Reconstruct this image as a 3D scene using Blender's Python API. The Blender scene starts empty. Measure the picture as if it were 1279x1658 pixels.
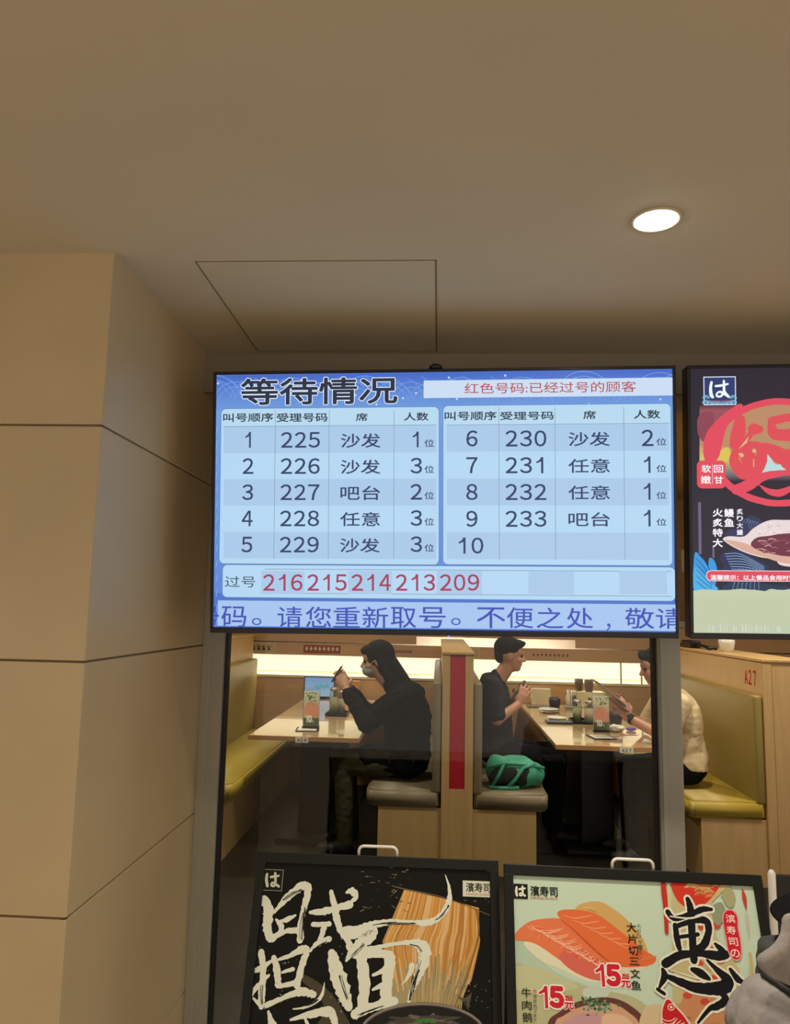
import bpy, bmesh, math, random
from mathutils import Vector, Matrix
from mathutils.geometry import tessellate_polygon
random.seed(7)
C = bpy.context.scene.collection
PI = math.pi

# ------------------------------------------------------------------ camera model (used for placing things at real depths)
FPX, PIT, YAW, ROL, EYE = 1224.04, 0.1288394, 0.0603345, 0.0211420, 1.55
F = Vector((-math.sin(YAW)*math.cos(PIT), math.cos(YAW)*math.cos(PIT), math.sin(PIT)))
_r = Vector((math.cos(YAW), math.sin(YAW), 0)); _u = _r.cross(F)
R = _r*math.cos(ROL) + _u*math.sin(ROL); U = -_r*math.sin(ROL) + _u*math.cos(ROL)
CAM = Vector((0, 0, EYE))
def ray(x, y): return F + R*((x-639.5)/FPX) - U*((y-829)/FPX)
def at(x, y, Y): d = ray(x, y); return CAM + d*(Y/d.y)

# ------------------------------------------------------------------ colours and materials
def s2l(c): return c/12.92 if c <= .04045 else ((c+.055)/1.055)**2.4
def rgb(c):
    if isinstance(c, str):
        c = c.lstrip('#'); c = [int(c[i:i+2], 16) for i in (0, 2, 4)]
    return tuple(s2l(v/255) for v in c)
def nodes(name):
    m = bpy.data.materials.new(name); m.use_nodes = True
    return m, m.node_tree, m.node_tree.nodes['Principled BSDF']
def mat(name, col, rough=.5, metal=0, spec=.5, var=0, vscale=8, bump=0, bscale=60, stretch=(1, 1, 1), coat=0, emit=None, es=0, sheen=0, coat_rough=.1, bd=.004):
    m, nt, b = nodes(name)
    c = rgb(col)
    b.inputs['Base Color'].default_value = (*c, 1)
    b.inputs['Roughness'].default_value = rough; b.inputs['Metallic'].default_value = metal
    b.inputs['Specular IOR Level'].default_value = spec
    b.inputs['Coat Weight'].default_value = coat; b.inputs['Coat Roughness'].default_value = coat_rough
    if sheen: b.inputs['Sheen Weight'].default_value = sheen
    if emit: b.inputs['Emission Color'].default_value = (*rgb(emit), 1); b.inputs['Emission Strength'].default_value = es
    if var or bump:
        tc = nt.nodes.new('ShaderNodeTexCoord'); mp = nt.nodes.new('ShaderNodeMapping'); mp.inputs['Scale'].default_value = stretch
        nt.links.new(tc.outputs['Object'], mp.inputs['Vector'])
    if var:
        n = nt.nodes.new('ShaderNodeTexNoise'); n.inputs['Scale'].default_value = vscale; n.inputs['Detail'].default_value = 6
        nt.links.new(mp.outputs[0], n.inputs['Vector'])
        cr = nt.nodes.new('ShaderNodeValToRGB'); cr.color_ramp.elements[0].position = .3; cr.color_ramp.elements[1].position = .7
        cr.color_ramp.elements[0].color = (*[v*(1-var) for v in c], 1); cr.color_ramp.elements[1].color = (*[min(1, v*(1+var)) for v in c], 1)
        nt.links.new(n.outputs['Fac'], cr.inputs[0]); nt.links.new(cr.outputs[0], b.inputs['Base Color'])
    if bump:
        n = nt.nodes.new('ShaderNodeTexNoise'); n.inputs['Scale'].default_value = bscale; n.inputs['Detail'].default_value = 4
        nt.links.new(mp.outputs[0], n.inputs['Vector'])
        bp = nt.nodes.new('ShaderNodeBump'); bp.inputs['Strength'].default_value = bump; bp.inputs['Distance'].default_value = bd
        nt.links.new(n.outputs['Fac'], bp.inputs['Height']); nt.links.new(bp.outputs[0], b.inputs['Normal'])
    return m
def emis(name, col, s):
    m = bpy.data.materials.new(name); m.use_nodes = True; nt = m.node_tree; nt.nodes.clear()
    e = nt.nodes.new('ShaderNodeEmission'); e.inputs[0].default_value = (*rgb(col), 1); e.inputs[1].default_value = s
    o = nt.nodes.new('ShaderNodeOutputMaterial'); nt.links.new(e.outputs[0], o.inputs[0]); return m
def art_mat(name, kind, strength=1, rough=.4):
    m, nt, b = nodes(name)
    a = nt.nodes.new('ShaderNodeAttribute'); a.attribute_name = 'Col'
    if kind == 'screen':
        b.inputs['Base Color'].default_value = (.01, .01, .012, 1); b.inputs['Roughness'].default_value = .35
        nt.links.new(a.outputs['Color'], b.inputs['Emission Color']); b.inputs['Emission Strength'].default_value = strength
    else:
        nt.links.new(a.outputs['Color'], b.inputs['Base Color']); b.inputs['Roughness'].default_value = rough; b.inputs['Specular IOR Level'].default_value = .2
        if strength:
            nt.links.new(a.outputs['Color'], b.inputs['Emission Color']); b.inputs['Emission Strength'].default_value = strength
    return m
def glass_mat(name, tint=(.9, .93, .92), ior=1.45, rough=0.0, refl=1.0):
    m = bpy.data.materials.new(name); m.use_nodes = True; nt = m.node_tree; nt.nodes.clear()
    t = nt.nodes.new('ShaderNodeBsdfTransparent'); t.inputs[0].default_value = (*tint, 1)
    g = nt.nodes.new('ShaderNodeBsdfGlossy'); g.inputs['Roughness'].default_value = rough
    lw = nt.nodes.new('ShaderNodeLayerWeight'); lw.inputs[0].default_value = .5
    pw = nt.nodes.new('ShaderNodeMath'); pw.operation = 'POWER'; pw.inputs[1].default_value = 4
    ml = nt.nodes.new('ShaderNodeMath'); ml.operation = 'MULTIPLY_ADD'; ml.inputs[1].default_value = .6*refl; ml.inputs[2].default_value = .045*refl
    mx = nt.nodes.new('ShaderNodeMixShader'); o = nt.nodes.new('ShaderNodeOutputMaterial')
    nt.links.new(lw.outputs['Facing'], pw.inputs[0]); nt.links.new(pw.outputs[0], ml.inputs[0]); nt.links.new(ml.outputs[0], mx.inputs[0])
    nt.links.new(t.outputs[0], mx.inputs[1]); nt.links.new(g.outputs[0], mx.inputs[2]); nt.links.new(mx.outputs[0], o.inputs[0])
    return m

M = {}
M['ceiling'] = mat('painted_ceiling', '#bdb19a', .85, var=.03, vscale=2)
M['tile'] = mat('tan_porcelain_panel', '#bda986', .38, var=.06, vscale=3, spec=.4)
M['tile_groove'] = mat('panel_joint', '#7c6748', .8)
M['header'] = mat('header_paint', '#9a8c78', .7)
M['jamb'] = mat('grey_metal_frame', '#aca99c', .45, metal=.1)
M['gasket'] = mat('black_gasket', '#15131a', .5)
M['floor'] = mat('corridor_tile', '#d0c3aa', .4, var=.08, vscale=2)
M['dark_floor'] = mat('dark_interior_floor', '#211a14', .45, var=.2, vscale=5)
M['wood'] = mat('pale_oak_laminate', '#d0ab72', .45, var=.07, vscale=6, stretch=(6, 6, .4))
M['wood_x'] = mat('pale_oak_counter', '#c09868', .45, var=.07, vscale=6, stretch=(.4, 6, 6))
M['table_wood'] = mat('glossy_maple_laminate', '#dcb98a', .22, var=.06, vscale=5, stretch=(3, .5, 3), coat=1, coat_rough=.03)
M['table_edge'] = mat('table_edge_band', '#c08b50', .4)
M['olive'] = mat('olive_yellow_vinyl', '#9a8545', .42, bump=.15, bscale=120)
M['yellow'] = mat('olive_vinyl_lit', '#c0a645', .4, bump=.15, bscale=120)  # seat copy of the olive vinyl, brighter light put into the colour
M['taupe'] = mat('taupe_vinyl', '#8c7d62', .42, bump=.15, bscale=120)
M['red'] = mat('red_lacquer_panel', '#c01d2a', .35)
M['black_plastic'] = mat('black_plastic', '#16161c', .35)
M['bezel'] = mat('dark_display_bezel', '#12131c', .3)
M['board_frame'] = mat('black_aluminium_frame', '#10110d', .5, spec=.3)
M['white_metal'] = mat('white_coated_metal', '#e9e4d8', .35)
M['white'] = mat('white_ceramic', '#ece8dc', .3)
M['paper'] = mat('white_paper', '#f0ebdc', .8)
M['cream'] = mat('cream_panel', '#e4d5ad', .5)
M['niche'] = mat('white_niche_lining', '#f3f3ec', .45)
M['led'] = emis('warm_led_strip', '#fffbf2', 30)
M['lamp'] = emis('downlight_lens', '#fff3dc', 36)
M['in_lamp'] = emis('interior_lamp_lens', '#ffe6b8', 10)
M['int_wall'] = mat('interior_wall', '#a98e68', .7, var=.05)
M['dark_metal'] = mat('dark_table_pedestal', '#14161b', .45)
M['skin'] = mat('skin', '#c58e70', .5, var=.05, vscale=20)
M['skin_pale'] = mat('skin_pale', '#cf9a78', .5, var=.05, vscale=20)
M['hair'] = mat('black_hair', '#120f0e', .8, spec=.15, bump=1, bd=.01, bscale=60, stretch=(1, 1, .15))
M['coat'] = mat('black_green_coat', '#0d0f0a', .95, spec=.1, var=.2, vscale=12, bump=.7, bd=.02, bscale=12)
M['tee'] = mat('charcoal_tee', '#2e2d35', .95, spec=.1, var=.1, vscale=14, bump=.7, bd=.02, bscale=11)
M['cream_shirt'] = mat('cream_shirt', '#d6c29c', .9, spec=.1, bump=.8, bd=.02, bscale=12)
M['trousers'] = mat('olive_grey_trousers', '#48442f', .95, spec=.1, bump=.6, bd=.02, bscale=12)
M['dark_trousers'] = mat('dark_trousers', '#15161b', .95, spec=.1, bump=.6, bd=.02, bscale=12)
M['shoe'] = mat('dark_shoe', '#1c1a1a', .6)
M['mask'] = mat('pale_blue_mask', '#a9bcae', .8)
M['hoodie'] = mat('grey_hoodie', '#8d8784', .95, spec=.1, var=.12, vscale=40, bump=.9, bd=.015, bscale=14)
M['strap'] = mat('black_strap', '#1d1a1a', .7)
M['cap'] = mat('black_hat_cloth', '#0c0c0e', .9, spec=.1)
M['collar'] = mat('dark_collar', '#33352f', .85)
M['teal'] = mat('teal_bag_fabric', '#47a586', .6, var=.08, vscale=10)
M['bag_inside'] = mat('bag_contents', '#1f2420', .8, var=.5, vscale=25)
M['navy_cup'] = mat('navy_cup', '#35344a', .45)
M['dark_cup'] = mat('black_cup', '#28252a', .45)
M['brown_cup'] = mat('brown_cup', '#6a5540', .5)
M['brown_case'] = mat('brown_phone_case', '#5d4a38', .45)
M['tan_case'] = mat('tan_folder', '#a99a80', .5)
M['jar_glass'] = glass_mat('jar_glass', (.93, .95, .93), 1.45)
M['acrylic'] = glass_mat('acrylic', (.93, .96, .94), 1.45)
M['powder'] = mat('green_tea_powder', '#bdbb98', .8)
M['powder2'] = mat('ginger_filling', '#d8c4a8', .8)
M['steel'] = mat('brushed_steel', '#c8c8c4', .3, metal=.9)
M['purple'] = mat('purple_packet', '#6a4f9a', .5)
M['window'] = glass_mat('storefront_glass', (.93, .95, .94), 1.5, refl=.5)
M['screen_art'] = art_mat('display_image', 'screen', 1)
M['poster_art'] = art_mat('printed_poster', 'print', 0, .5)
M['glow_art'] = art_mat('self_glowing_print', 'print', .25, .5)  # print glows a little to look lit; nothing backlights the card
M['blue_led'] = emis('blue_indicator', '#5560ff', 3)

# ------------------------------------------------------------------ object helpers
def tag(o, label=None, cat=None, group=None, kind=None):
    if label: o['label'] = label
    if cat: o['category'] = cat
    if group: o['group'] = group
    if kind: o['kind'] = kind
    return o
def empty(name, loc=(0, 0, 0), label=None, cat=None, group=None, rz=0):
    o = bpy.data.objects.new(name, None); C.objects.link(o); o.location = loc; o.rotation_euler.z = rz
    o.empty_display_size = .05
    return tag(o, label, cat, group)
def link(name, bm, m, parent=None, smooth=False, world=True):
    me = bpy.data.meshes.new(name)
    bmesh.ops.recalc_face_normals(bm, faces=bm.faces)
    bm.to_mesh(me); bm.free()
    for mm in (m if isinstance(m, (list, tuple)) else [m]): me.materials.append(mm)
    if smooth:
        for p in me.polygons: p.use_smooth = True
    o = bpy.data.objects.new(name, me); C.objects.link(o)
    if parent:
        o.parent = parent
        if world:
            bpy.context.view_layer.update()
            o.matrix_parent_inverse = parent.matrix_world.inverted()
    return o
def root_mesh(name, bm, m, smooth=False):
    """a mesh whose origin sits at the base centre of its shape"""
    vs = [v.co.copy() for v in bm.verts]
    mn = Vector([min(v[i] for v in vs) for i in range(3)]); mx = Vector([max(v[i] for v in vs) for i in range(3)])
    c = Vector(((mn.x+mx.x)/2, (mn.y+mx.y)/2, mn.z))
    bmesh.ops.translate(bm, verts=bm.verts, vec=-c)
    o = link(name, bm, m, None, smooth); o.location = c
    return o
def box(bm, x0, x1, y0, y1, z0, z1, bev=0, seg=2, mi=0, mx=None):
    r = bmesh.ops.create_cube(bm, size=1)
    vs = r['verts']
    for v in vs: v.co = Vector(((x0+x1)/2+v.co.x*(x1-x0), (y0+y1)/2+v.co.y*(y1-y0), (z0+z1)/2+v.co.z*(z1-z0)))
    fs = list({f for v in vs for f in v.link_faces})
    if bev:
        es = list({e for v in vs for e in v.link_edges})
        rr = bmesh.ops.bevel(bm, geom=es, offset=bev, segments=seg, affect='EDGES', profile=.5)
        fs = list({f for f in rr['faces']} | {f for f in fs if f.is_valid})
    for f in fs:
        if f.is_valid: f.material_index = mi
    allv = list({v for f in fs if f.is_valid for v in f.verts})
    if mx is not None:
        bmesh.ops.transform(bm, matrix=mx, verts=allv)
    return allv
def BX(*a, **k):
    bm = bmesh.new(); box(bm, *a, **k); return bm
def tube(bm, pts, r, seg=10, cap=True):
    pts = [Vector(p) for p in pts]
    rs = r if isinstance(r, (list, tuple)) else [r]*len(pts)
    rings = []
    ref = None
    for i, p in enumerate(pts):
        d = (pts[min(i+1, len(pts)-1)]-pts[max(i-1, 0)]).normalized()
        if ref is None: ref = d.orthogonal().normalized()
        ref = (ref - d*ref.dot(d)).normalized(); b = d.cross(ref)
        rings.append([bm.verts.new(p+(ref*math.cos(2*PI*k/seg)+b*math.sin(2*PI*k/seg))*rs[i]) for k in range(seg)])
    for a, b in zip(rings, rings[1:]):
        for k in range(seg): bm.faces.new((a[k], a[(k+1) % seg], b[(k+1) % seg], b[k]))
    if cap: bm.faces.new(rings[0][::-1]); bm.faces.new(rings[-1])
def lathe(bm, prof, c=(0, 0, 0), seg=24):
    c = Vector(c); rings = []
    for r, z in prof:
        if r < 1e-5: rings.append([bm.verts.new(c+Vector((0, 0, z)))])
        else: rings.append([bm.verts.new(c+Vector((r*math.cos(2*PI*k/seg), r*math.sin(2*PI*k/seg), z))) for k in range(seg)])
    for a, b in zip(rings, rings[1:]):
        for k in range(seg):
            q = [a[k % len(a)], a[(k+1) % len(a)], b[(k+1) % len(b)], b[k % len(b)]]
            u = []
            for v in q:
                if v not in u: u.append(v)
            if len(u) > 2: bm.faces.new(u)
def frame_mx(o, ex, ey, ez):
    m = Matrix.Identity(4)
    for i, e in enumerate((ex, ey, ez)):
        for j in range(3): m[j][i] = e[j]
    for j in range(3): m[j][3] = o[j]
    return m

# ------------------------------------------------------------------ flat artwork on a board: everything is laid in the board's own plane
_tc = {}
FULL = {ord(a): ord(b) for a, b in zip('0123456789', '０１２３４５６７８９')}
def glyphs(body, off=0.0):
    k = (body, off)
    if k in _tc: return _tc[k]
    cu = bpy.data.curves.new('t', 'FONT'); cu.body = body; cu.size = 1; cu.offset = off; cu.resolution_u = 3
    cu.align_x = 'LEFT'
    ob = bpy.data.objects.new('t', cu); C.objects.link(ob)
    dg = bpy.context.evaluated_depsgraph_get(); dg.update()
    me = bpy.data.meshes.new_from_object(ob.evaluated_get(dg))
    vs = [(v.co.x, v.co.y) for v in me.vertices]; fs = [tuple(p.vertices) for p in me.polygons]
    bpy.data.objects.remove(ob); bpy.data.curves.remove(cu); bpy.data.meshes.remove(me)
    _tc[k] = (vs, fs); return _tc[k]
class Art:
    STEP = .000006
    def __init__(s, O, ux, vx, w, h):
        s.O, s.ux, s.vx, s.w, s.h = Vector(O), Vector(ux), Vector(vx), w, h     # top-left corner, right, down
        s.n = s.vx.cross(s.ux).normalized()
        if s.n.y > 0: s.n = -s.n
        s.co, s.fa, s.cl = [], [], []
        s.lay = 1; s.M = lambda x, y: (x, y)
        s.clip = (0, 0, w, h)
    def px(s, p):                                   # image position -> board (u, v) metres
        x, y = s.M(*p); d = ray(x, y)
        t = (s.O-CAM).dot(s.n)/d.dot(s.n); q = CAM+d*t-s.O
        return (q.dot(s.ux), q.dot(s.vx))
    def cropto(s, poly):
        for ax, lim, sg in ((0, s.clip[0], 1), (0, s.clip[2], -1), (1, s.clip[1], 1), (1, s.clip[3], -1)):
            out = []
            for i in range(len(poly)):
                a, b = poly[i-1], poly[i]
                da, db = (a[ax]-lim)*sg, (b[ax]-lim)*sg
                if (da >= 0) != (db >= 0):
                    t = da/(da-db); out.append((a[0]+(b[0]-a[0])*t, a[1]+(b[1]-a[1])*t))
                if db >= 0: out.append(b)
            poly = out
            if len(poly) < 3: return []
        return poly
    def _add(s, uv, faces, col, jit=0.0, z0=0.0):
        z = s.lay*s.STEP+z0
        x0, y0, x1, y1 = s.clip
        zb = z
        for fi, f in enumerate(faces):
            z = zb+(jit if fi % 2 else 0)
            p = [uv[i] for i in f]
            cc = [col[i] for i in f] if isinstance(col, list) else [col]*len(f)
            if any(q[0] < x0 or q[0] > x1 or q[1] < y0 or q[1] > y1 for q in p):
                p = s.cropto(p)
                if not p: continue
                cc = [cc[0]]*len(p)
            b = len(s.co)
            for q, c in zip(p, cc): s.co.append(s.O+s.ux*q[0]+s.vx*q[1]+s.n*z); s.cl.append(c)
            s.fa.append(tuple(range(b, b+len(p))))
    def uvpoly(s, uv, col, up=True):
        c = [rgb(k) for k in col] if isinstance(col, list) else rgb(col)
        if len(uv) <= 4: s._add(uv, [tuple(range(len(uv)))], c)
        else:
            tr = tessellate_polygon([[Vector((a, b, 0)) for a, b in uv]])
            s._add(uv, [tuple(t) for t in tr], c)
    def poly(s, pts, col): s.lay += 1; s.uvpoly([s.px(p) for p in pts], col)
    def smooth(s, pts, col, n=6):
        """closed smooth outline through the points"""
        s.lay += 1; uv = [s.px(p) for p in pts]; out = []; N = len(uv)
        for i in range(N):
            p0, p1, p2, p3 = uv[i-1], uv[i], uv[(i+1) % N], uv[(i+2) % N]
            for k in range(n):
                t = k/n; out.append(tuple(.5*((2*p1[j])+(-p0[j]+p2[j])*t+(2*p0[j]-5*p1[j]+4*p2[j]-p3[j])*t*t+(-p0[j]+3*p1[j]-3*p2[j]+p3[j])*t**3) for j in (0, 1)))
        s.uvpoly(out, col)
    def rect(s, x0, y0, x1, y1, col, r=0, col2=None):
        """rectangle with board-parallel sides whose centre and size come from the given marks"""
        s.lay += 1
        cx, cy = s.px(((x0+x1)/2, (y0+y1)/2)); a = s.px((x0, (y0+y1)/2)); b = s.px((x1, (y0+y1)/2)); c = s.px(((x0+x1)/2, y0)); d = s.px(((x0+x1)/2, y1))
        s.uvrect(cx, cy, abs(b[0]-a[0]), abs(d[1]-c[1]), col, r*abs(b[0]-a[0])/max(1e-6, abs(x1-x0)), col2)
    def uvrect(s, cx, cy, w, h, col, r=0, col2=None):
        if r <= 0:
            uv = [(cx-w/2, cy-h/2), (cx+w/2, cy-h/2), (cx+w/2, cy+h/2), (cx-w/2, cy+h/2)]
            s.uvpoly(uv, [col, col, col2, col2] if col2 else col); return
        uv = []
        for sx, sy, a0 in ((1, -1, -90), (1, 1, 0), (-1, 1, 90), (-1, -1, 180)):
            for k in range(6):
                a = math.radians(a0+k*18); uv.append((cx+sx*(w/2-r)+r*math.cos(a), cy+sy*(h/2-r)+r*math.sin(a)))
        s.uvpoly(uv, col)
    def stroke(s, pts, col, n=6, rough=0, keep=False):
        """brush stroke through (x, y, width) marks"""
        if not keep: s.lay += 1
        q = [(*s.px((p[0], p[1])), p[2]) for p in pts]
        e = s.px((pts[0][0]+100, pts[0][1])); sc = abs(e[0]-q[0][0])/100
        sm = []
        N = len(q)
        for i in range(N-1):
            p0, p1, p2, p3 = q[max(i-1, 0)], q[i], q[i+1], q[min(i+2, N-1)]
            for k in range(n):
                t = k/n; sm.append(tuple(.5*((2*p1[j])+(-p0[j]+p2[j])*t+(2*p0[j]-5*p1[j]+4*p2[j]-p3[j])*t*t+(-p0[j]+3*p1[j]-3*p2[j]+p3[j])*t**3) for j in (0, 1, 2)))
        sm.append(q[-1])
        L, Rr = [], []
        for i, p in enumerate(sm):
            a, b = sm[max(i-1, 0)], sm[min(i+1, len(sm)-1)]
            dx, dy = b[0]-a[0], b[1]-a[1]; l = math.hypot(dx, dy) or 1e-6
            w = max(.2, p[2])*sc/2
            w1 = w*(1+random.uniform(-rough, rough)); w2 = w*(1+random.uniform(-rough, rough))
            L.append((p[0]-dy/l*w1, p[1]+dx/l*w1)); Rr.append((p[0]+dy/l*w2, p[1]-dx/l*w2))
        uv = L+Rr; n2 = len(L); c = rgb(col)
        s._add(uv, [(i, i+1, n2+i+1, n2+i) for i in range(n2-1)], c, jit=1.2e-6)
        zz = 1.2e-6
        for e_ in (0, -1):
            p = sm[e_]; w = max(.2, p[2])*sc/2*.97
            if w > .0008: s._add([(p[0]+w*math.cos(k*PI/5), p[1]+w*math.sin(k*PI/5)) for k in range(10)], [tuple(range(10))], c, z0=zz+(1.2e-6 if e_ else 2.4e-6))
    def ring(s, cx, cy, rx, ry, w, col, a0=0, a1=360, n=40, rough=0):
        s.stroke([(cx+rx*math.cos(math.radians(a0+(a1-a0)*k/n)), cy+ry*math.sin(math.radians(a0+(a1-a0)*k/n)), w) for k in range(n+1)], col, n=1, rough=rough)
    def ell(s, cx, cy, rx, ry, col, rot=0, n=28):
        ca, sa = math.cos(math.radians(rot)), math.sin(math.radians(rot))
        s.lay += 1; s.uvpoly([s.px((cx+rx*math.cos(a)*ca-ry*math.sin(a)*sa, cy+rx*math.cos(a)*sa+ry*math.sin(a)*ca)) for a in [2*PI*k/n for k in range(n)]], col)
    def text(s, body, x0, y0, x1, y1, col, off=0.0, out=None, shear=0):
        body = body.translate(FULL)
        if body == '１':      # plain one without a foot
            vs = [(.62, 1), (.88, 1), (.88, 0), (.62, 0), (.62, .74), (.10, .62), (.02, .70), (.46, .84)]
            fs = [(0, 1, 2, 3, 4), (0, 4, 7), (4, 5, 6, 7)]
        else: vs, fs = glyphs(body)
        if not vs: return
        mnx, mxx = min(v[0] for v in vs), max(v[0] for v in vs); mny, mxy = min(v[1] for v in vs), max(v[1] for v in vs)
        cx, cy = s.px(((x0+x1)/2, (y0+y1)/2)); a = s.px((x0, (y0+y1)/2)); b = s.px((x1, (y0+y1)/2)); c = s.px(((x0+x1)/2, y0)); d = s.px(((x0+x1)/2, y1))
        w, h = b[0]-a[0], d[1]-c[1]
        sx, sy = w/(mxx-mnx), h/max(.05, mxy-mny)
        if body == '１': off = off*.4; out = (out[0]*1.0, out[1]) if out else None
        o = max(0, off)*min(abs(sx), abs(sy)); sx -= 2*o/(mxx-mnx); sy -= 2*o/max(.05, mxy-mny)
        gx, gy = (mnx+mxx)/2, (mny+mxy)/2
        base = [(cx+(v[0]-gx)*sx+shear*(v[1]-gy)*sy, cy-(v[1]-gy)*sy) for v in vs]
        def copies(rad, n, colour):
            s.lay += 1
            for k in range(n):
                dx, dy = rad*math.cos(2*PI*(k+.5)/n), rad*math.sin(2*PI*(k+.5)/n)
                s._add([(q[0]+dx, q[1]+dy) for q in base], fs, rgb(colour), z0=k*1e-6)
            s.lay += 3
        if out: copies(out[0]*min(sx, sy), 16, out[1]); copies(out[0]*.6*min(sx, sy), 10, out[1])
        if o > 0: copies(o, 8 if off > .015 else 4, col)
        if off > .05: copies(o*.5, 8, col)
        s.lay += 1
        s._add(base, fs, rgb(col))
    def num(s, body, x0, y0, x1, y1, col, off=.0, out=None, dw=None):
        n = len(body); dw = dw or (x1-x0)*.295; pitch = (x1-x0-dw)/max(1, n-1)
        for i, ch in enumerate(body):
            a = x0+i*pitch
            if ch == '1': s.text(ch, a+dw*.14, y0, a+dw*.74, y1, col, off, out)
            else: s.text(ch, a, y0, a+dw, y1, col, off, out)
    def flush(s, name, m, parent):
        me = bpy.data.meshes.new(name); me.from_pydata([tuple(v) for v in s.co], [], s.fa)
        at_ = me.color_attributes.new('Col', 'FLOAT_COLOR', 'POINT')
        for i, c in enumerate(s.cl): at_.data[i].color = (*c, 1)
        me.materials.append(m)
        o = bpy.data.objects.new(name, me); C.objects.link(o)
        if parent:
            o.parent = parent; bpy.context.view_layer.update(); o.matrix_parent_inverse = parent.matrix_world.inverted()
        s.co, s.fa, s.cl = [], [], []
        return o

# ================================================================== THE SETTING
CZ = 2.475
def struct(name, bm, m, smooth=False, world=True):
    o = link(name, bm, m, None, smooth); o['kind'] = 'structure'; return o
struct('floor', BX(-3.6, 4.4, -3, 2.85, -.1, 0), M['floor'])
struct('floor', BX(-3.6, 4.4, 2.85, 9.6, -.1, 0), M['dark_floor'])
struct('ceiling', BX(-3.6, 4.4, -3, 2.65, CZ, CZ+.12), M['ceiling'])
struct('ceiling', BX(-3.6, 4.4, 2.9, 9.6, 2.7, 2.8), M['int_wall'])
# left pillar wall clad in stone-look panels
bm = bmesh.new()
PX, PY = -.873, 1.857
box(bm, -3.6, PX-.006, PY+.006, 2.9, 0, 2.8, mi=1)
js = [0, .206, .806, 1.406, 2.006, CZ+.02]
for a, b in zip(js, js[1:]):
    box(bm, PX-.020, PX, PY, 2.9, a+.0025, b-.0025, .0025, 2)
    for x1 in (PX-.0, -2.09, -3.3):
        box(bm, x1-(1.2 if x1 < PX else 1.214), x1-.003 if x1 < PX else x1-.0005, PY-.001, PY+.018, a+.0025, b-.0025, .0025, 2)
struct('wall_left', bm, [M['tile'], M['tile_groove']])
struct('wall_back', BX(-3.6, 4.4, 9.5, 9.6, 0, 2.8), M['int_wall'])
struct('wall_side', BX(-3.7, -3.6, 1.857, 9.6, 0, 2.8), M['int_wall'])
struct('wall_right', BX(4.4, 4.5, 2.65, 9.6, 0, 2.8), M['int_wall'])
bm = BX(PX, 4.4, 2.65, 2.9, 2.327, 2.8); box(bm, PX, 4.4, 2.645, 2.66, 2.327, 2.335)
struct('wall_header', bm, M['header'])
# jamb, mullion and storefront glass
bm = BX(PX, -.797, 2.81, 2.9, 0, 2.327, .002); box(bm, PX, -.842, 2.80, 2.82, 0, 2.327, .002)
struct('trim_1', bm, M['jamb'])
bm = BX(.787, .867, 2.81, 2.9, 0, 2.327, .003); box(bm, .793, .808, 2.803, 2.82, 0, 2.327, .002)
struct('trim_2', bm, M['jamb'])
w = struct('window_1', BX(-.790, .779, 2.851, 2.859, .06, 2.327), M['window'])
bm = bmesh.new()
for x0, x1 in ((-.798, -.786), (.776, .788)): box(bm, x0, x1, 2.835, 2.875, .0, 2.327)
box(bm, -.786, .776, 2.835, 2.875, 0, .06)
link('window_frame', bm, M['gasket'], w)
# ceiling hatch
hr = empty('ceiling_hatch', (-.345, 2.265, CZ), 'rectangular access hatch flush in the painted ceiling, outlined by thin dark gaps', 'hatch')
link('hatch_panel', BX(-.668, -.021, 1.912, 2.618, CZ-.0015, CZ+.001), M['ceiling'], hr)
bm = bmesh.new()
box(bm, -.0235, -.0185, 1.908, 2.622, CZ-.002, CZ); box(bm, -.6725, -.670, 1.908, 2.622, CZ-.002, CZ)
box(bm, -.6725, -.018, 2.618, 2.6195, CZ-.002, CZ); box(bm, -.6725, -.018, 1.908, 1.9088, CZ-.0015, CZ)
link('shadow_gap', bm, M['tile_groove'], hr)

# ceiling downlights (one in view, the rest unseen, added to brighten the corridor)
def downlight(x, y, z, r, label, group, lens, power, col, spot=True, ang=120, name='ceiling_downlight'):
    t = empty(name, (x, y, z), label, 'ceiling light', group)
    bm = bmesh.new(); lathe(bm, [(r+.010, 0), (r+.012, -.003), (r+.006, -.005), (r, -.003), (r, .0)], (x, y, z), 32); link('trim_ring', bm, M['ceiling'], t, True)
    bm = bmesh.new(); lathe(bm, [(r, -.001), (r*.9, -.006), (r*.6, -.011), (0, -.013)], (x, y, z), 32); link('lens', bm, lens, t, True)
    li = bpy.data.lights.new('downlight_beam', 'SPOT'); li.energy = power; li.color = col; li.spot_size = math.radians(ang); li.spot_blend = 1; li.shadow_soft_size = r
    lo = bpy.data.objects.new('downlight_beam', li); C.objects.link(lo); lo.location = (0, 0, -.03); lo.parent = t
    return t
downlight(.498, 1.708, CZ, .047, 'round recessed downlight glowing in the painted ceiling, in front of the screens', None, M['lamp'], 80, (1, .92, .78))
for x, y in ((-1.5, .75), (.3, .75), (2.1, .75), (-1.3, -1.2), (.5, -1.2), (2.3, -1.2)):
    downlight(x, y, CZ, .047, 'unseen downlight added in the corridor ceiling to brighten the scene', 'added corridor lights', M['lamp'], 32, (1, .80, .54))

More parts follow.
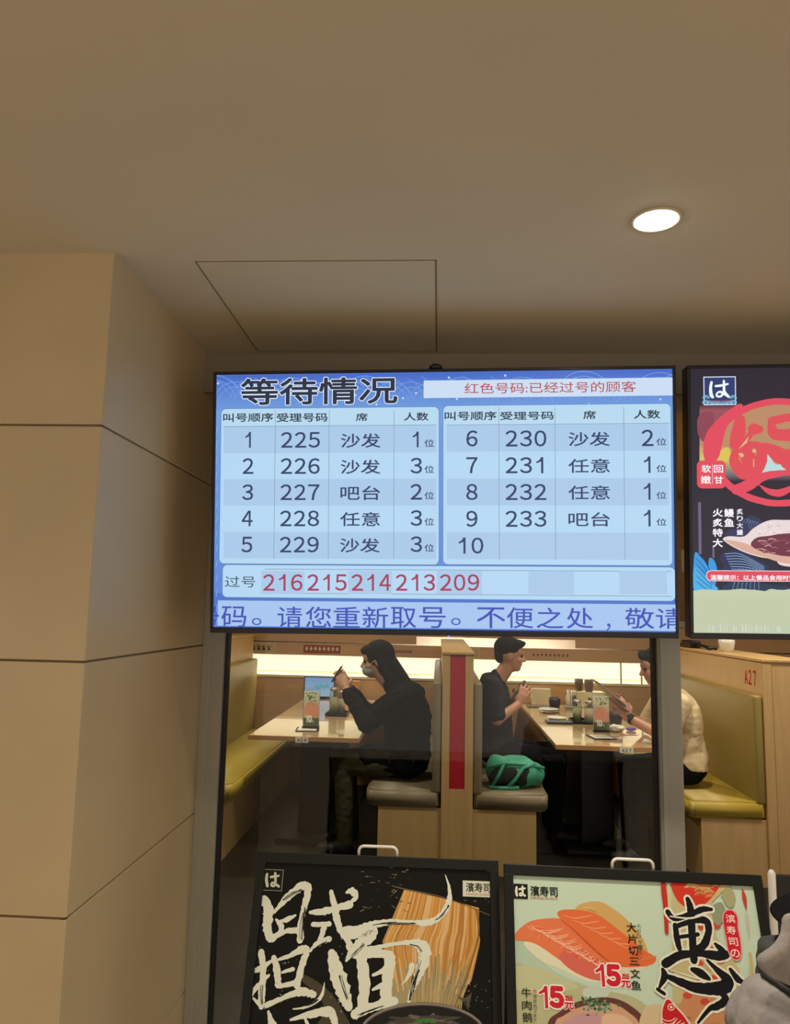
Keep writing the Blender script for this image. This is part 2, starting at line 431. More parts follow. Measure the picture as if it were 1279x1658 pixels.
# ================================================================== DISPLAYS
def rotm(t, y, r):
    return Matrix.Rotation(y, 3, 'Z') @ Matrix.Rotation(t, 3, 'X') @ Matrix(((math.cos(r), 0, math.sin(r)), (0, 1, 0), (-math.sin(r), 0, math.cos(r))))
DM = rotm(.0885, -.0151, -.0111); DTC = Vector((-.0089, 2.3045, .7549+EYE)); DW, DH = 1.45, .8337
def display(shift, label):
    tc = DTC + DM @ Vector((shift, 0, 0))
    m4 = DM.to_4x4(); m4.translation = tc
    base = tc + DM @ Vector((0, .03, -DH))
    t = empty('wall_display', base, label, 'display')
    bm = bmesh.new()
    box(bm, -DW/2, DW/2, .008, .055, -DH, 0, .004, 2); box(bm, -DW/2+.15, DW/2-.15, .055, .085, -DH+.1, -.12, .01, 2)
    bmesh.ops.transform(bm, matrix=m4, verts=bm.verts); link('casing', bm, M['black_plastic'], t)
    bm = bmesh.new(); b, bb = .010, .018
    box(bm, -DW/2, DW/2, -.004, .010, -b, 0, .002); box(bm, -DW/2, DW/2, -.004, .010, -DH, -DH+bb, .002)
    box(bm, -DW/2, -DW/2+b, -.004, .010, -DH+bb, -b, .002); box(bm, DW/2-b, DW/2, -.004, .010, -DH+bb, -b, .002)
    bmesh.ops.transform(bm, matrix=m4, verts=bm.verts); link('bezel', bm, M['bezel'], t)
    for sx in (-.25, .25):
        bm = BX(sx-.02, sx+.02, .08, .11, -DH*.75, -.06)
        bmesh.ops.transform(bm, matrix=m4, verts=bm.verts)
        box(bm, tc.x+sx-.02, tc.x+sx+.02, tc.y+.07, 2.65, tc.z-.14, tc.z-.10)
        link('mount_arm', bm, M['black_plastic'], t)
    ux, vx = DM @ Vector((1, 0, 0)), DM @ Vector((0, 0, -1))
    O = tc - ux*(DW/2)
    a = Art(O, ux, vx, DW, DH); a.n = DM @ Vector((0, -1, 0)); a.clip = (b, b, DW-b, DH-bb)
    return t, a, m4
t1, A, m4 = display(0, 'large wall screen listing waiting numbers in blue and white, above the storefront glass')
bm = bmesh.new(); lathe(bm, [(.0, .016), (.012, .015), (.02, .009), (.022, 0), (.0, -.004)], DTC+Vector((-.012, .015, .004)), 20); link('sensor', bm, M['black_plastic'], t1, True)
bm = bmesh.new(); bmesh.ops.create_icosphere(bm, subdivisions=2, radius=.004, matrix=Matrix.Translation(DTC+DM@Vector((.03, .004, -DH-.003)))); link('indicator_light', bm, M['blue_led'], t1)

c7 = lambda x, y: (330+x/3.1975, 580+y/3.1978)
c8 = lambda x, y: (700+x/3.1975, 580+y/3.1978)
# background of the queue screen
A.M = lambda x, y: (x, y)
A.uvrect(DW/2, DH/2, DW-.02, DH-.02, '#4a74cf'); 
A.lay += 1; A.uvrect(DW/2, DH*.09, DW-.02, DH*.15, '#3f66c6', col2='#6f9ee0')
A.lay += 1; A.uvrect(DW/2, DH*.5, DW-.02, DH*.70, '#6f9ee0', col2='#5d86d8')
# waves
for k in range(26):
    cx = 350+k*31+random.uniform(-8, 8); cy = 655+random.uniform(-6, 6); r = random.uniform(26, 52)
    for j in range(2): A.ring(cx, cy, r-j*8, r-j*8, 1.3, '#6f9ae0', 190, 350, 14)
for k in range(34):
    x = 345+k*22.5; A.stroke([(x, 612+random.uniform(-3, 10), 1), (x+14, 622, 1.4), (x+34, 648, 1)], '#6a93dc', n=3)
for k in range(22): A.ell(random.uniform(350, 1085), random.uniform(606, 655), 1.8, 1.8, '#bcd4f4')
for k in range(14):
    A.stroke([(352, 690+k*24, .8), (350, 702+k*24, 1)], '#8db2ea', n=2)
# title
A.M = c7
A.text('等待情况', 188, 100, 1000, 240, '#1d2b45', off=.022, out=(.050, '#e6f2fa'))
A.M = c8
A.rect(-53, 108, 1245, 200, '#c9dcf2')
A.text('红色号码:已经过号的顾客', 163, 124, 1050, 180, '#b8464f', off=.006)
# two tables
PAN, ALT, INK, LINE = '#b3d6f2', '#a8c8e8', '#283d66', '#7f95a6'
def panel(M_, x0, y0, x1, y1, rows, cols, yh, heads):
    A.M = M_
    A.rect(x0-3, y0-3, x1+3, y1+3, '#4c7bb4', r=26); A.rect(x0, y0, x1, y1, PAN, r=24)
    A.rect(x0+12, y0+12, x1-12, yh-2, '#b6d8ee', r=8)
    for i, (ya, yb) in enumerate(rows):
        if i % 2 == 0: A.rect(x0+18, ya, x1-12, yb, ALT)
    A.rect(x0+16, yh-1.5, x1-12, yh+1.5, LINE)
    for cx in cols: A.rect(cx-1.4, y0+12, cx+1.4, y1-26, LINE)
    for h in heads: A.text(*h, '#1d2f44', off=.02)
rows7 = [(352, 490), (490, 625), (625, 763), (763, 900), (900, 1038)]
panel(c7, 80, 256, 1210, 1064, rows7, (367, 647, 984), 350,
      (('叫号顺序', 100, 284, 360, 330), ('受理号码', 377, 284, 640, 330), ('席', 787, 284, 848, 326), ('人数', 1036, 280, 1163, 324)))
d7 = ['225', '226', '227', '228', '229']; s7 = ['沙发', '沙发', '吧台', '任意', '沙发']; p7 = '13233'
for i in range(5):
    y = 380+i*135.5
    n = str(i+1)
    A.text(n, 214-i*3 if n == '1' else 203-i*2, y+2, 244-i*3 if n == '1' else 260-i*2, y+84, INK, off=.012)
    A.num(d7[i], 400-i*1.5, y+2, 602-i*1.5, y+84, INK, off=.012)
    A.text(s7[i], 709-i, y+10, 915-i, y+84, INK, off=.014)
    A.text(p7[i], 1080 if p7[i] == '1' else 1070, y, 1112 if p7[i] == '1' else 1130, y+82, INK, off=.012)
    A.text('位', 1142, y+40, 1192, y+80, INK, off=.014)
rows8 = [(345, 482), (482, 622), (622, 762), (762, 902), (902, 1042)]
panel(c8, 50, 240, 1230, 1068, rows8, (345, 636, 993), 342,
      (('叫号顺序', 63, 276, 332, 322), ('受理号码', 350, 276, 627, 320), ('席', 780, 272, 846, 316), ('人数', 1042, 268, 1178, 314)))
d8 = ['230', '231', '232', '233']; s8 = ['沙发', '任意', '任意', '吧台']; p8 = '2111'
for i in range(5):
    y = 372+i*138.5
    n = str(i+6)
    if i < 4: A.text(n, 175, y+2, 234, y+86, INK, off=.012)
    else: A.num(n, 126, y+2, 264, y+86, INK, off=.012, dw=62)
    if i < 4:
        A.num(d8[i], 378, y+2, 590, y+86, INK, off=.012)
        A.text(s8[i], 703, y+10, 918, y+84, INK, off=.014)
        A.text(p8[i], 1092 if p8[i] == '1' else 1082, y-2, 1128 if p8[i] == '1' else 1144, y+84, INK, off=.012)
        A.text('位', 1158, y+42, 1211, y+80, INK, off=.014)
# missed numbers
A.M = c7
A.M = lambda x, y: (330+x/3.1975, 580+y/3.1978)
A.rect(70, 1072, 2414, 1250, '#4c7bb4', r=26); A.rect(74, 1076, 2410, 1246, PAN, r=24)
A.rect(295, 1096, 2396, 1099, LINE); A.rect(295, 1222, 2396, 1225, LINE)
for x0, x1 in ((297, 520), (747, 975), (1205, 1440), (1680, 1915), (2150, 2396)): A.rect(x0, 1101, x1, 1221, ALT)
A.text('过号', 110, 1128, 268, 1186, '#2b4a5c', off=0)
for i, nn in enumerate(('216', '215', '214', '213', '209')):
    A.num(nn, 308+i*228.5, 1118, 512+i*228.5, 1204, '#a2385a', off=.012)
# ticker
A.rect(48, 1262, 2428, 1398, '#a4c4ee')
A.rect(48, 1258, 2428, 1264, '#5474c0')
tick = [('号', -40, 80), ('码', 92, 222), ('。', 250, 300), ('请', 382, 510), ('您', 528, 660), ('重', 672, 808), ('新', 822, 955), ('取', 968, 1100), ('号', 1115, 1252), ('。', 1280, 1330),
        ('不', 1412, 1560), ('便', 1568, 1705), ('之', 1722, 1860), ('处', 1876, 2014), ('，', 2082, 2104), ('敬', 2178, 2330), ('请', 2338, 2478)]
for ch, x0, x1 in tick:
    if ch == '。': A.text(ch, x0, 1344, x1, 1382, '#3d51b4', off=-.004)
    elif ch == '，': A.text(ch, x0, 1372, x1, 1410, '#3d51b4', off=-.004)
    else: A.text(ch, x0, 1284+(x0-80)*.004, x1, 1392+(x0-80)*.004, '#3a4eb2', off=.006)
A.flush('screen', M['screen_art'], t1)

# ---- the second display: grilled eel advertisement
t2, A, m42 = display(DW+.034, 'wall screen showing a grilled eel advertisement, right of the waiting list screen')
e1 = lambda x, y: (1080+x/6.427, 580+y/6.428)
e2 = lambda x, y: (1080+x/6.427, 810+y/6.428)
A.uvrect(DW/2, DH/2, DW-.02, DH-.02, '#221d2f')
A.M = e1
bands = [(470, '#5a3040'), (520, '#96505a'), (640, '#8f4d58'), (760, '#a86a5a'), (900, '#c88c62'), (1030, '#d9c070'), (1110, '#a89a70'), (1190, '#75707a'), (1270, '#2b2535')]
for (ya, ca), (yb, cb) in zip(bands, bands[1:]):
    A.rect(285, ya, 5200, yb+2, ca, col2=cb)
A.smooth([(620, 560), (1300, 480), (2400, 520), (2500, 900), (1800, 1000), (700, 1000)], '#b98a66')
A.smooth([(1900, 1000), (2300, 860), (2500, 1000), (2400, 1120), (2000, 1120)], '#d6c07c')
A.smooth([(330, 600), (470, 560), (480, 760), (390, 870), (320, 780)], '#8a4152')
A.smooth([(880, 1215), (1040, 1010), (1120, 1100), (1240, 1110), (1300, 1190), (1160, 1210), (1000, 1225)], '#b8dadb')
A.smooth([(500, 1060), (560, 960), (640, 930), (660, 1060)], '#d8c254')
RED = '#e0475c'
A.ring(1180, 980, 700, 530, 70, RED, 200, 520, 60, rough=.08)
A.stroke([(760, 500, 60), (600, 640, 110), (490, 830, 190), (460, 1000, 170), (440, 1090, 90)], RED, rough=.04)
# brush eel character
for st in ([(760, 640, 110), (740, 780, 150), (700, 900, 110)], [(900, 740, 130), (960, 740, 90)], [(860, 800, 70), (780, 900, 60)],
           [(720, 950, 60), (700, 1060, 110), (780, 1190, 130), (900, 1180, 130), (980, 1060, 120), (960, 920, 90), (820, 900, 70)],
           [(800, 960, 160), (880, 1100, 170)], [(1000, 920, 90), (1120, 960, 120), (1230, 1010, 130), (1400, 1000, 150)],
           [(1080, 640, 60), (1110, 780, 120), (1250, 800, 130), (1400, 780, 160)], [(1100, 650, 90), (1250, 620, 90), (1420, 600, 100)],
           [(1220, 1110, 70), (1330, 1140, 110), (1500, 1140, 120)], [(1060, 950, 80), (1150, 1050, 90), (1260, 1060, 120)]):
    A.stroke(st, '#dd4a55', rough=.05)
A.stroke([(720, 1370, 110), (850, 1320, 120), (1010, 1230, 90), (1250, 1190, 60), (1450, 1180, 50)], RED, rough=.05)
A.stroke([(960, 1320, 8), (1060, 1385, 60), (1180, 1400, 80), (1330, 1330, 50), (1500, 1240, 60)], RED, rough=.04)
for pts in ([(740, 990), (780, 985), (800, 1010), (785, 1035), (755, 1020)], [(740, 950), (850, 810), (830, 880)], [(880, 965), (915, 940), (925, 975), (900, 985)]): A.poly(pts, '#e2b487')
A.rect(895, 1050, 908, 1130, '#e2a08c')
# flavour seal
A.rect(310, 1065, 612, 1355, '#e2485a', r=55)
A.text('软', 358, 1110, 455, 1192, '#f6f4f6', off=.02); A.text('嫩', 350, 1222, 458, 1308, '#f6f4f6', off=.02)
A.text('回', 486, 1112, 582, 1192, '#f6f4f6', off=.02); A.text('甘', 488, 1228, 582, 1306, '#f6f4f6', off=.02)
A.rect(470, 1105, 474, 1310, '#f6e9ee')
# logo seal
A.rect(378, 190, 716, 488, '#cfe0f2'); A.rect(388, 200, 706, 478, '#26376f')
for cx, cy in ((400, 470), (440, 478), (690, 470), (650, 480), (405, 420), (688, 420), (540, 486), (600, 486), (490, 486)):
    for r_ in (34, 24, 14): A.ring(cx, cy, r_, r_, 6, '#7fc0dd', 180, 360, 12)
A.rect(378, 478, 716, 488, '#cfe0f2')
A.stroke([(462, 250, 26), (452, 310, 30), (458, 380, 36), (474, 405, 30)], '#eef8ff'); A.stroke([(505, 290, 24), (560, 285, 26), (632, 268, 20)], '#eef8ff')
A.stroke([(590, 235, 22), (592, 300, 26), (596, 350, 30), (640, 400, 26)], '#eef8ff'); A.stroke([(594, 350, 26), (560, 395, 24), (520, 395, 22), (520, 365, 20), (560, 352, 24), (640, 402, 26)], '#eef8ff')
A.text('HAMA-SUSHI', 440, 436, 660, 456, '#b06a78', off=.01)
# lower half
A.M = e2
for k, (x, w_) in enumerate(((325, 30), (470, 22))): A.rect(x, 20+k*450, x+w_, 560+k*40, '#6a5d80')
LF = '#253a66'
for pts, c in (([(600, 540), (760, 520), (900, 590), (1060, 700), (900, 800), (700, 870), (560, 770), (590, 680), (545, 610)], '#1d2c55'),
               ([(820, 190), (900, 160), (990, 240), (900, 330), (790, 370), (700, 330)], '#2b3354'),
               ([(610, 330), (700, 300), (760, 400), (690, 430), (600, 380)], '#2d3158'),
               ([(660, 850), (900, 850), (1100, 880), (1300, 900), (1600, 940), (640, 940)], '#1d3350')):
    A.smooth(pts, c)
for k in range(9): A.stroke([(600+k*12, 560+k*26, 6), (760+k*18, 560+k*28, 6), (1010, 690+k*14, 4)], '#93b3d6', n=4)
for k in range(7): A.stroke([(760+k*34, 700, 4), (700+k*42, 860, 5), (680+k*46, 930, 4)], '#7f9cc6', n=3)
for k in range(5): A.stroke([(780+k*34, 240, 4), (830+k*30, 190+k*10, 4), (860+k*26, 300, 4)], '#6f7fae', n=3)
A.smooth([(285, 560), (350, 590), (420, 680), (450, 800), (440, 940), (285, 940)], '#2f96dc'); A.smooth([(430, 640), (460, 600), (500, 650), (520, 740), (500, 880), (440, 900)], '#2f96dc')
A.smooth([(285, 700), (380, 780), (480, 870), (520, 935), (285, 940)], '#47aee8')
for k in range(5): A.stroke([(300, 600+k*60, 5), (400, 720+k*50, 7), (470, 860+k*20, 5)], '#123a7a', n=4)
A.stroke([(370, 600, 5), (430, 700, 8), (450, 800, 6)], '#0f2450'); 
# eel fillet
A.smooth([(580, 405), (640, 375), (800, 375), (900, 290), (1060, 210), (1300, 205), (2400, 200), (3400, 380), (3000, 640), (2000, 700), (1260, 690), (1120, 620), (960, 590), (800, 540), (660, 470)], '#e6d6d6')
A.smooth([(600, 415), (780, 440), (960, 500), (1300, 580), (1800, 640), (1300, 665), (1000, 590), (780, 520)], '#d9ab98')
A.smooth([(870, 460), (930, 390), (1060, 370), (1300, 340), (2200, 300), (2700, 450), (2200, 620), (1350, 590), (1100, 560), (950, 520)], '#6e2f42')
for k in range(90):
    x = random.uniform(900, 2500); y = random.uniform(395, 560); 
    A.stroke([(x, y, 7), (x+random.uniform(20, 60), y-random.uniform(4, 18), 10), (x+random.uniform(60, 110), y-random.uniform(-6, 14), 5)], random.choice(['#c58d90', '#8f4a58', '#d9b0ac', '#5a2233', '#a5666e']), n=3)
for k in range(40): A.ell(random.uniform(950, 1500), random.uniform(240, 350), random.uniform(6, 26), 5, random.choice(['#d3bfc0', '#f2eaec', '#c9b2b0']), random.uniform(-20, 10), n=8)
# vertical captions
for i, ch in enumerate('火炙特大'): A.text(ch, 472, 86+i*104, 578, 172+i*104+(4 if i == 3 else 0), '#f3f3fa', off=.03)
for i, ch in enumerate('鳗鱼'): A.text(ch, 592, 88+i*100, 694, 176+i*100, '#f3f3fa', off=.03)
for i, ch in enumerate('炙り大鰻'): A.text(ch, 722, 88+i*72, 788, 148+i*72, '#e6e6f4', off=.03)
# reminder ribbon
A.rect(352, 742, 5200, 858, '#e8d4de', r=56); A.rect(360, 750, 5200, 850, '#e0475c', r=50)
A.text('温馨提示：以上餐品食用时请', 446, 778, 1330, 832, '#fbf0f2', off=.03)
# pale lower area
A.M = e2
A.poly([(240, 938), (900, 930), (1010, 945), (1100, 930), (1400, 938), (5400, 938), (5400, 1700), (240, 1700)], '#bfc8a8')
A.smooth([(290, 950), (380, 925), (560, 940), (760, 922), (900, 936), (1010, 945), (1080, 922), (1180, 936), (1300, 926), (1300, 1000), (290, 1000)], '#c1cbab')
for k in range(70):
    x = 430+k*32+random.uniform(-8, 8); A.rect(x, 1290+random.uniform(-10, 30), x+14, 1372, random.choice(['#c6d0bc', '#bac6b6', '#cbd6c8']))
A.flush('screen', M['screen_art'], t2)

# ================================================================== POSTER STANDS
def poster_stand(tc, tilt, yaw, W, H, handle_u, label):
    BM = rotm(tilt, yaw, 0); tc = Vector(tc) + Vector((0, 0, EYE))
    m4 = BM.to_4x4(); m4.translation = tc
    foot = tc + BM @ Vector((0, 0, -H))
    t = empty('poster_stand', (tc.x, foot.y+.25, 0), label, 'poster stand', None)
    fw = .024
    bm = bmesh.new()
    box(bm, -W/2, W/2, -.006, .014, -fw-.003, 0, .002); box(bm, -W/2, W/2, -.006, .014, -H, -H+fw, .002)
    box(bm, -W/2, -W/2+fw, -.006, .014, -H+fw, -fw, .002); box(bm, W/2-fw, W/2, -.006, .014, -H+fw, -fw, .002)
    bmesh.ops.transform(bm, matrix=m4, verts=bm.verts); link('frame', bm, M['board_frame'], t)
    bm = BX(-W/2+fw-.004, W/2-fw+.004, .002, .010, -H+fw, -fw); bmesh.ops.transform(bm, matrix=m4, verts=bm.verts); link('backing_panel', bm, M['board_frame'], t)
    # rear leg frame, hinged at the top
    bm = bmesh.new(); top = tc + BM @ Vector((0, .03, -.02))
    dy = abs((tc-foot).y)
    fr = Vector((0, dy*.5, -(top.z-.008)))
    for sx in (-W/2+.02, W/2-.02):
        p = top + (BM @ Vector((sx, 0, 0))); tube(bm, [p, p+fr], .010, 8)
    p = top + fr*.75; ex = BM @ Vector((1, 0, 0)); tube(bm, [p-ex*(W/2-.02), p+ex*(W/2-.02)], .008, 8)
    p = top + Vector((0, .006, 0)); tube(bm, [p-ex*(W/2-.02), p+ex*(W/2-.02)], .010, 8)
    link('rear_leg_frame', bm, M['board_frame'], t)
    bm = bmesh.new(); h0 = -.01; hh = .026; hw = .053
    pts = []
    for sx in (-1, 1):
        arc = [(hw-.014+.014*math.cos(a), hh-.014+.014*math.sin(a)) for a in [i*PI/8 for i in range(5)]]
        q = [(hw, h0)]+arc
        pts += [(handle_u+sx*x, z) for x, z in (q if sx > 0 else q[::-1])] if sx > 0 else []
    arc = [(hw, h0)] + [(hw-.014+.014*math.cos(i*PI/8), hh-.014+.014*math.sin(i*PI/8)) for i in range(5)]
    pts = [(handle_u+x, z) for x, z in arc] + [(handle_u-x, z) for x, z in arc[::-1]]
    tube(bm, [tc + BM @ Vector((x, .022, 0)) + Vector((0, 0, z)) for x, z in pts], .0042, 8)
    link('handle', bm, M['white_metal'], t, True)
    ux, vx = BM @ Vector((1, 0, 0)), BM @ Vector((0, 0, -1))
    a = Art(tc-ux*(W/2)+(BM @ Vector((0, .0015, 0))), ux, vx, W, H); a.n = BM @ Vector((0, -1, 0)); a.clip = (fw, fw+.003, W-fw, H-fw)
    return t, a
p4 = lambda x, y: (330+x/2.558, 1360+y/2.558)
p5 = lambda x, y: (800+x/2.6705, 1360+y/2.6705)
def logo(A, x0, y0, x1, y1, bg, fg, w):
    A.rect(x0, y0, x1, y1, fg if bg == '#14160f' else bg); 
    if bg == '#14160f': A.rect(x0+1.5, y0+1.5, x1-1.5, y1-1.5, bg)
    X = lambda u: x0+(x1-x0)*u; Y = lambda v: y0+(y1-y0)*v
    A.stroke([(X(.2), Y(.22), w), (X(.17), Y(.5), w*1.2), (X(.22), Y(.78), w*1.1)], fg)
    A.stroke([(X(.4), Y(.36), w), (X(.8), Y(.30), w*.8)], fg)
    A.stroke([(X(.62), Y(.18), w), (X(.63), Y(.6), w), (X(.55), Y(.78), w*.9), (X(.42), Y(.74), w*.8), (X(.5), Y(.62), w*.8), (X(.8), Y(.8), w)], fg)

# ---- left: black noodle poster
s1, A = poster_stand((-.1599, 2.1752, -.6711), -.3483, .0123, .66, .935, 0, 'black framed noodle poster stand with white brush lettering on black, below the waiting screen')
A.M = p4
A.uvrect(A.w/2, A.h/2, A.w-.03, A.h-.03, '#0c0b08')
A.stroke([(255, 90, 2.5), (600, 98, 2.5), (1190, 128, 2.5)], '#6a6450')  # thin highlight below the frame's top rail, painted onto the print
A.smooth([(380, 560), (460, 580), (560, 680), (640, 900), (380, 900), (500, 700)], '#4a4232')
W_ = '#e0e4d4'
# hanging noodles
A.poly([(830, 204), (985, 240), (1140, 282), (1138, 400), (1105, 500), (1075, 600), (1040, 692), (940, 690), (800, 690), (770, 560), (740, 420), (790, 300)], '#c1904f')
A.smooth([(800, 520), (900, 560), (1090, 540), (1075, 620), (1035, 700), (880, 760), (780, 690)], '#a79a72')
for k in range(58):
    t_ = k/57; x0 = 832+t_*304; y0 = 207+t_*76
    x1 = 745+t_*395 + random.uniform(-8, 8); x2 = 800+t_*262+random.uniform(-10, 10)
    col = random.choice(['#d8a458', '#c98c42', '#e0b67a', '#b67c3c', '#d29a50', '#dbb684'])
    ye = random.uniform(490, 640)
    A.stroke([(x0, y0, 6), (x0*.6+x1*.4, y0+110, 7), (x1, 430, 7), ((x1+x2)/2, ye, 6)], col, n=3)
    if k > 10: A.stroke([((x1+x2)/2, ye-20, 6), (x2, 650, 5), (x2-6, 700, 4)], random.choice(['#b49c6a', '#a79266', '#c2ad80', '#8f8462']), n=3)
A.stroke([(780, 190, 3), (830, 203, 5), (1000, 240, 3), (1195, 316, 3)], '#6b5a45')
A.stroke([(1130, 290, 10), (1136, 400, 8), (1090, 560, 8), (1040, 690, 5)], '#8b6a3c')
for k in range(46):
    x = random.choice([random.uniform(770, 860), random.uniform(1060, 1190), random.uniform(640, 780)]); y = random.uniform(110, 300)
    A.ell(x, y, random.uniform(2, 12), random.uniform(1, 3), random.choice(['#6a664e', '#8b8566', '#4a4a38']), random.uniform(-30, 30), n=7)
A.ring(787, 213, 9, 8, 3, '#8b8670', n=4)
rg = .20
for st in ([(250, 245, 30), (268, 290, 42), (262, 350, 38), (275, 408, 30)],
           [(292, 300, 10), (340, 245, 26), (400, 196, 34), (432, 200, 30), (418, 270, 24), (402, 340, 22), (398, 415, 26)],
           [(312, 338, 8), (345, 330, 20), (380, 312, 8)], [(280, 410, 26), (335, 380, 18), (395, 375, 26), (405, 405, 22)], [(300, 330, 10), (322, 360, 24), (312, 385, 12)],
           [(440, 300, 12), (500, 296, 26), (560, 278, 22), (605, 268, 30)], [(528, 215, 18), (545, 290, 26), (556, 350, 26), (590, 410, 22), (640, 470, 14)],
           [(590, 218, 8), (615, 212, 26), (630, 238, 22), (600, 262, 8)], [(452, 350, 18), (520, 348, 20)], [(500, 355, 22), (478, 430, 20)], [(440, 462, 8), (470, 430, 20), (520, 410, 22)],
           [(198, 545, 14), (230, 535, 22), (275, 505, 14)], [(238, 465, 26), (246, 540, 26), (240, 620, 28), (238, 690, 22)], [(238, 690, 18), (205, 655, 8)], [(192, 640, 22), (225, 605, 20), (270, 560, 10)],
           [(290, 488, 22), (302, 540, 28), (308, 600, 26)], [(310, 495, 10), (360, 478, 18), (410, 452, 30), (424, 466, 28), (404, 530, 26), (386, 600, 30)], [(325, 548, 10), (370, 535, 16)], [(312, 606, 16), (390, 590, 20)],
           [(260, 684, 22), (330, 655, 20), (400, 628, 30), (455, 640, 26)], [(370, 700, 5), (430, 690, 10), (485, 650, 14), (500, 590, 3)],
           [(268, 712, 12), (285, 770, 34)], [(360, 745, 10), (440, 722, 26), (520, 712, 36), (545, 760, 24)], [(420, 740, 10), (440, 790, 20)],
           [(568, 372, 22), (640, 366, 24), (700, 350, 26), (780, 340, 22), (850, 340, 14), (920, 344, 24), (975, 320, 22), (1010, 270, 22), (1018, 210, 14), (1000, 145, 3)],
           [(600, 395, 34), (680, 372, 46), (700, 385, 40), (650, 430, 46), (610, 470, 30), (590, 500, 10)],
           [(530, 470, 34), (548, 540, 62), (575, 620, 60), (600, 690, 34)],
           [(600, 440, 26), (640, 470, 40), (740, 440, 16), (850, 424, 20), (900, 440, 50), (915, 480, 48), (888, 560, 34), (862, 620, 20), (848, 670, 12)],
           [(652, 490, 44), (664, 580, 46), (660, 700, 46)], [(670, 480, 20), (740, 470, 30), (770, 500, 48), (758, 590, 46), (755, 670, 50)],
           [(700, 560, 10), (745, 540, 22)], [(700, 620, 10), (745, 600, 22)], [(625, 722, 36), (690, 695, 36), (790, 668, 34)], [(820, 600, 3), (850, 560, 16), (862, 520, 24)]):
    A.stroke(st, W_, rough=rg, n=7)
for k in range(60):
    x = random.choice([random.uniform(520, 620), random.uniform(780, 900), random.uniform(230, 440)]); y = random.uniform(360, 720)
    A.ell(x, y, random.uniform(1, 5), random.uniform(1, 3), '#a9ab94', random.uniform(0, 180), n=6)
# dry-brush streaks
for pts in ([(408, 300), (404, 350), (400, 408)], [(418, 280), (412, 330), (408, 380)], [(870, 560), (858, 600), (850, 660)], [(884, 540), (872, 590), (860, 640)], [(893, 500), (880, 560), (866, 610)],
            [(330, 250), (370, 222), (400, 206)], [(345, 262), (380, 235), (408, 215)], [(660, 430), (630, 462), (610, 490)], [(700, 352), (750, 343), (800, 340)], [(760, 346), (820, 346), (870, 346)],
            [(960, 330), (990, 305), (1008, 270)], [(280, 690), (330, 668), (370, 655)], [(560, 560), (572, 610), (590, 660)], [(640, 725), (690, 706), (740, 690)], [(850, 430), (885, 440), (900, 465)],
            [(450, 458), (480, 436), (505, 420)], [(240, 600), (240, 640), (238, 680)], [(400, 690), (440, 680), (470, 660)]):
    for q in range(3): A.stroke([(x+random.uniform(-5, 5)+q*3, y+random.uniform(-4, 4), random.uniform(.8, 3.4)) for x, y in pts], '#17150f', n=4, rough=.5)
# bowl
A.ell(905, 800, 262, 128, '#55504a'); A.ell(905, 806, 250, 120, '#1e1c1a'); A.ring(905, 802, 256, 124, 7, '#8c857a', 190, 350, 30); A.ell(905, 820, 205, 92, '#3c3833')
for k in range(16): A.stroke([(random.uniform(720, 1090), random.uniform(730, 790), 2), (random.uniform(760, 1050), random.uniform(720, 780), 8), (random.uniform(760, 1090), random.uniform(740, 790), 2)], random.choice(['#5a554d', '#6b655c', '#47423b']), n=5)
A.stroke([(870, 755, 6), (915, 745, 14), (960, 756, 6)], '#3f7a35')
for k in range(12): A.stroke([(1050+k*4, 640+k*6, 2), (1075+k*3, 665-k*3, 3), (1090, 655+k*3, 2)], '#5b5648', n=3)
for k in range(26): A.ell(random.uniform(1060, 1200), random.uniform(580, 700), random.uniform(1, 5), random.uniform(1, 4), '#6e6a58', n=6)
logo(A, 246, 122, 327, 210, '#14160f', '#c9ccb8', 10)
A.rect(1072, 170, 1195, 236, '#d6d8c4'); A.text('濱寿司', 1085, 178, 1188, 217, '#1c1c18', off=.02); A.text('HAMA-SUSHI', 1086, 221, 1186, 231, '#c05a3a', off=.01)
A.flush('poster', M['poster_art'], s1)

# ---- right: pale green sushi poster
s2, A = poster_stand((.5101, 2.1168, -.6605), -.3607, -.014, .66, .935, .01, 'black framed sushi poster stand with pale green print, right of the noodle poster stand')
A.M = p5
A.uvrect(A.w/2, A.h/2, A.w-.03, A.h-.03, '#c4d9c4')
A.smooth([(60, 420), (250, 560), (430, 640), (620, 720), (760, 860), (60, 1000)], '#b4ccb6')
A.smooth([(70, 560), (200, 575), (420, 640), (640, 700), (760, 900), (600, 1000), (60, 1000)], '#b9ba90')
A.smooth([(70, 560), (170, 545), (300, 600), (360, 640), (200, 660), (80, 640)], '#c4c79f')
# rice, egg and salmon
A.smooth([(350, 300), (440, 265), (520, 300), (600, 370), (650, 440), (660, 520), (560, 560), (450, 400)], '#d2a868')
for k in range(26): A.stroke([(380+k*9, 285+k*7, 4), (420+k*9, 290+k*9, 6), (440+k*9, 330+k*9, 3)], random.choice(['#ddb982', '#c59653', '#cfa768']), n=3)
A.smooth([(130, 430), (250, 510), (400, 590), (520, 620), (640, 560), (600, 480), (300, 400)], '#dbd5b4')
A.smooth([(130, 440), (200, 520), (290, 560), (400, 610), (460, 600), (330, 500)], '#e2dfc4')
A.smooth([(272, 320), (330, 300), (440, 320), (540, 390), (640, 470), (700, 512), (660, 545), (520, 545), (430, 490), (350, 400)], '#e3703f')
A.smooth([(85, 425), (140, 360), (220, 340), (300, 345), (350, 400), (420, 470), (500, 540), (520, 600), (430, 600), (300, 530), (180, 450)], '#e57a50')
A.smooth([(280, 500), (360, 470), (470, 530), (520, 600), (430, 605), (330, 560)], '#d96a5c')
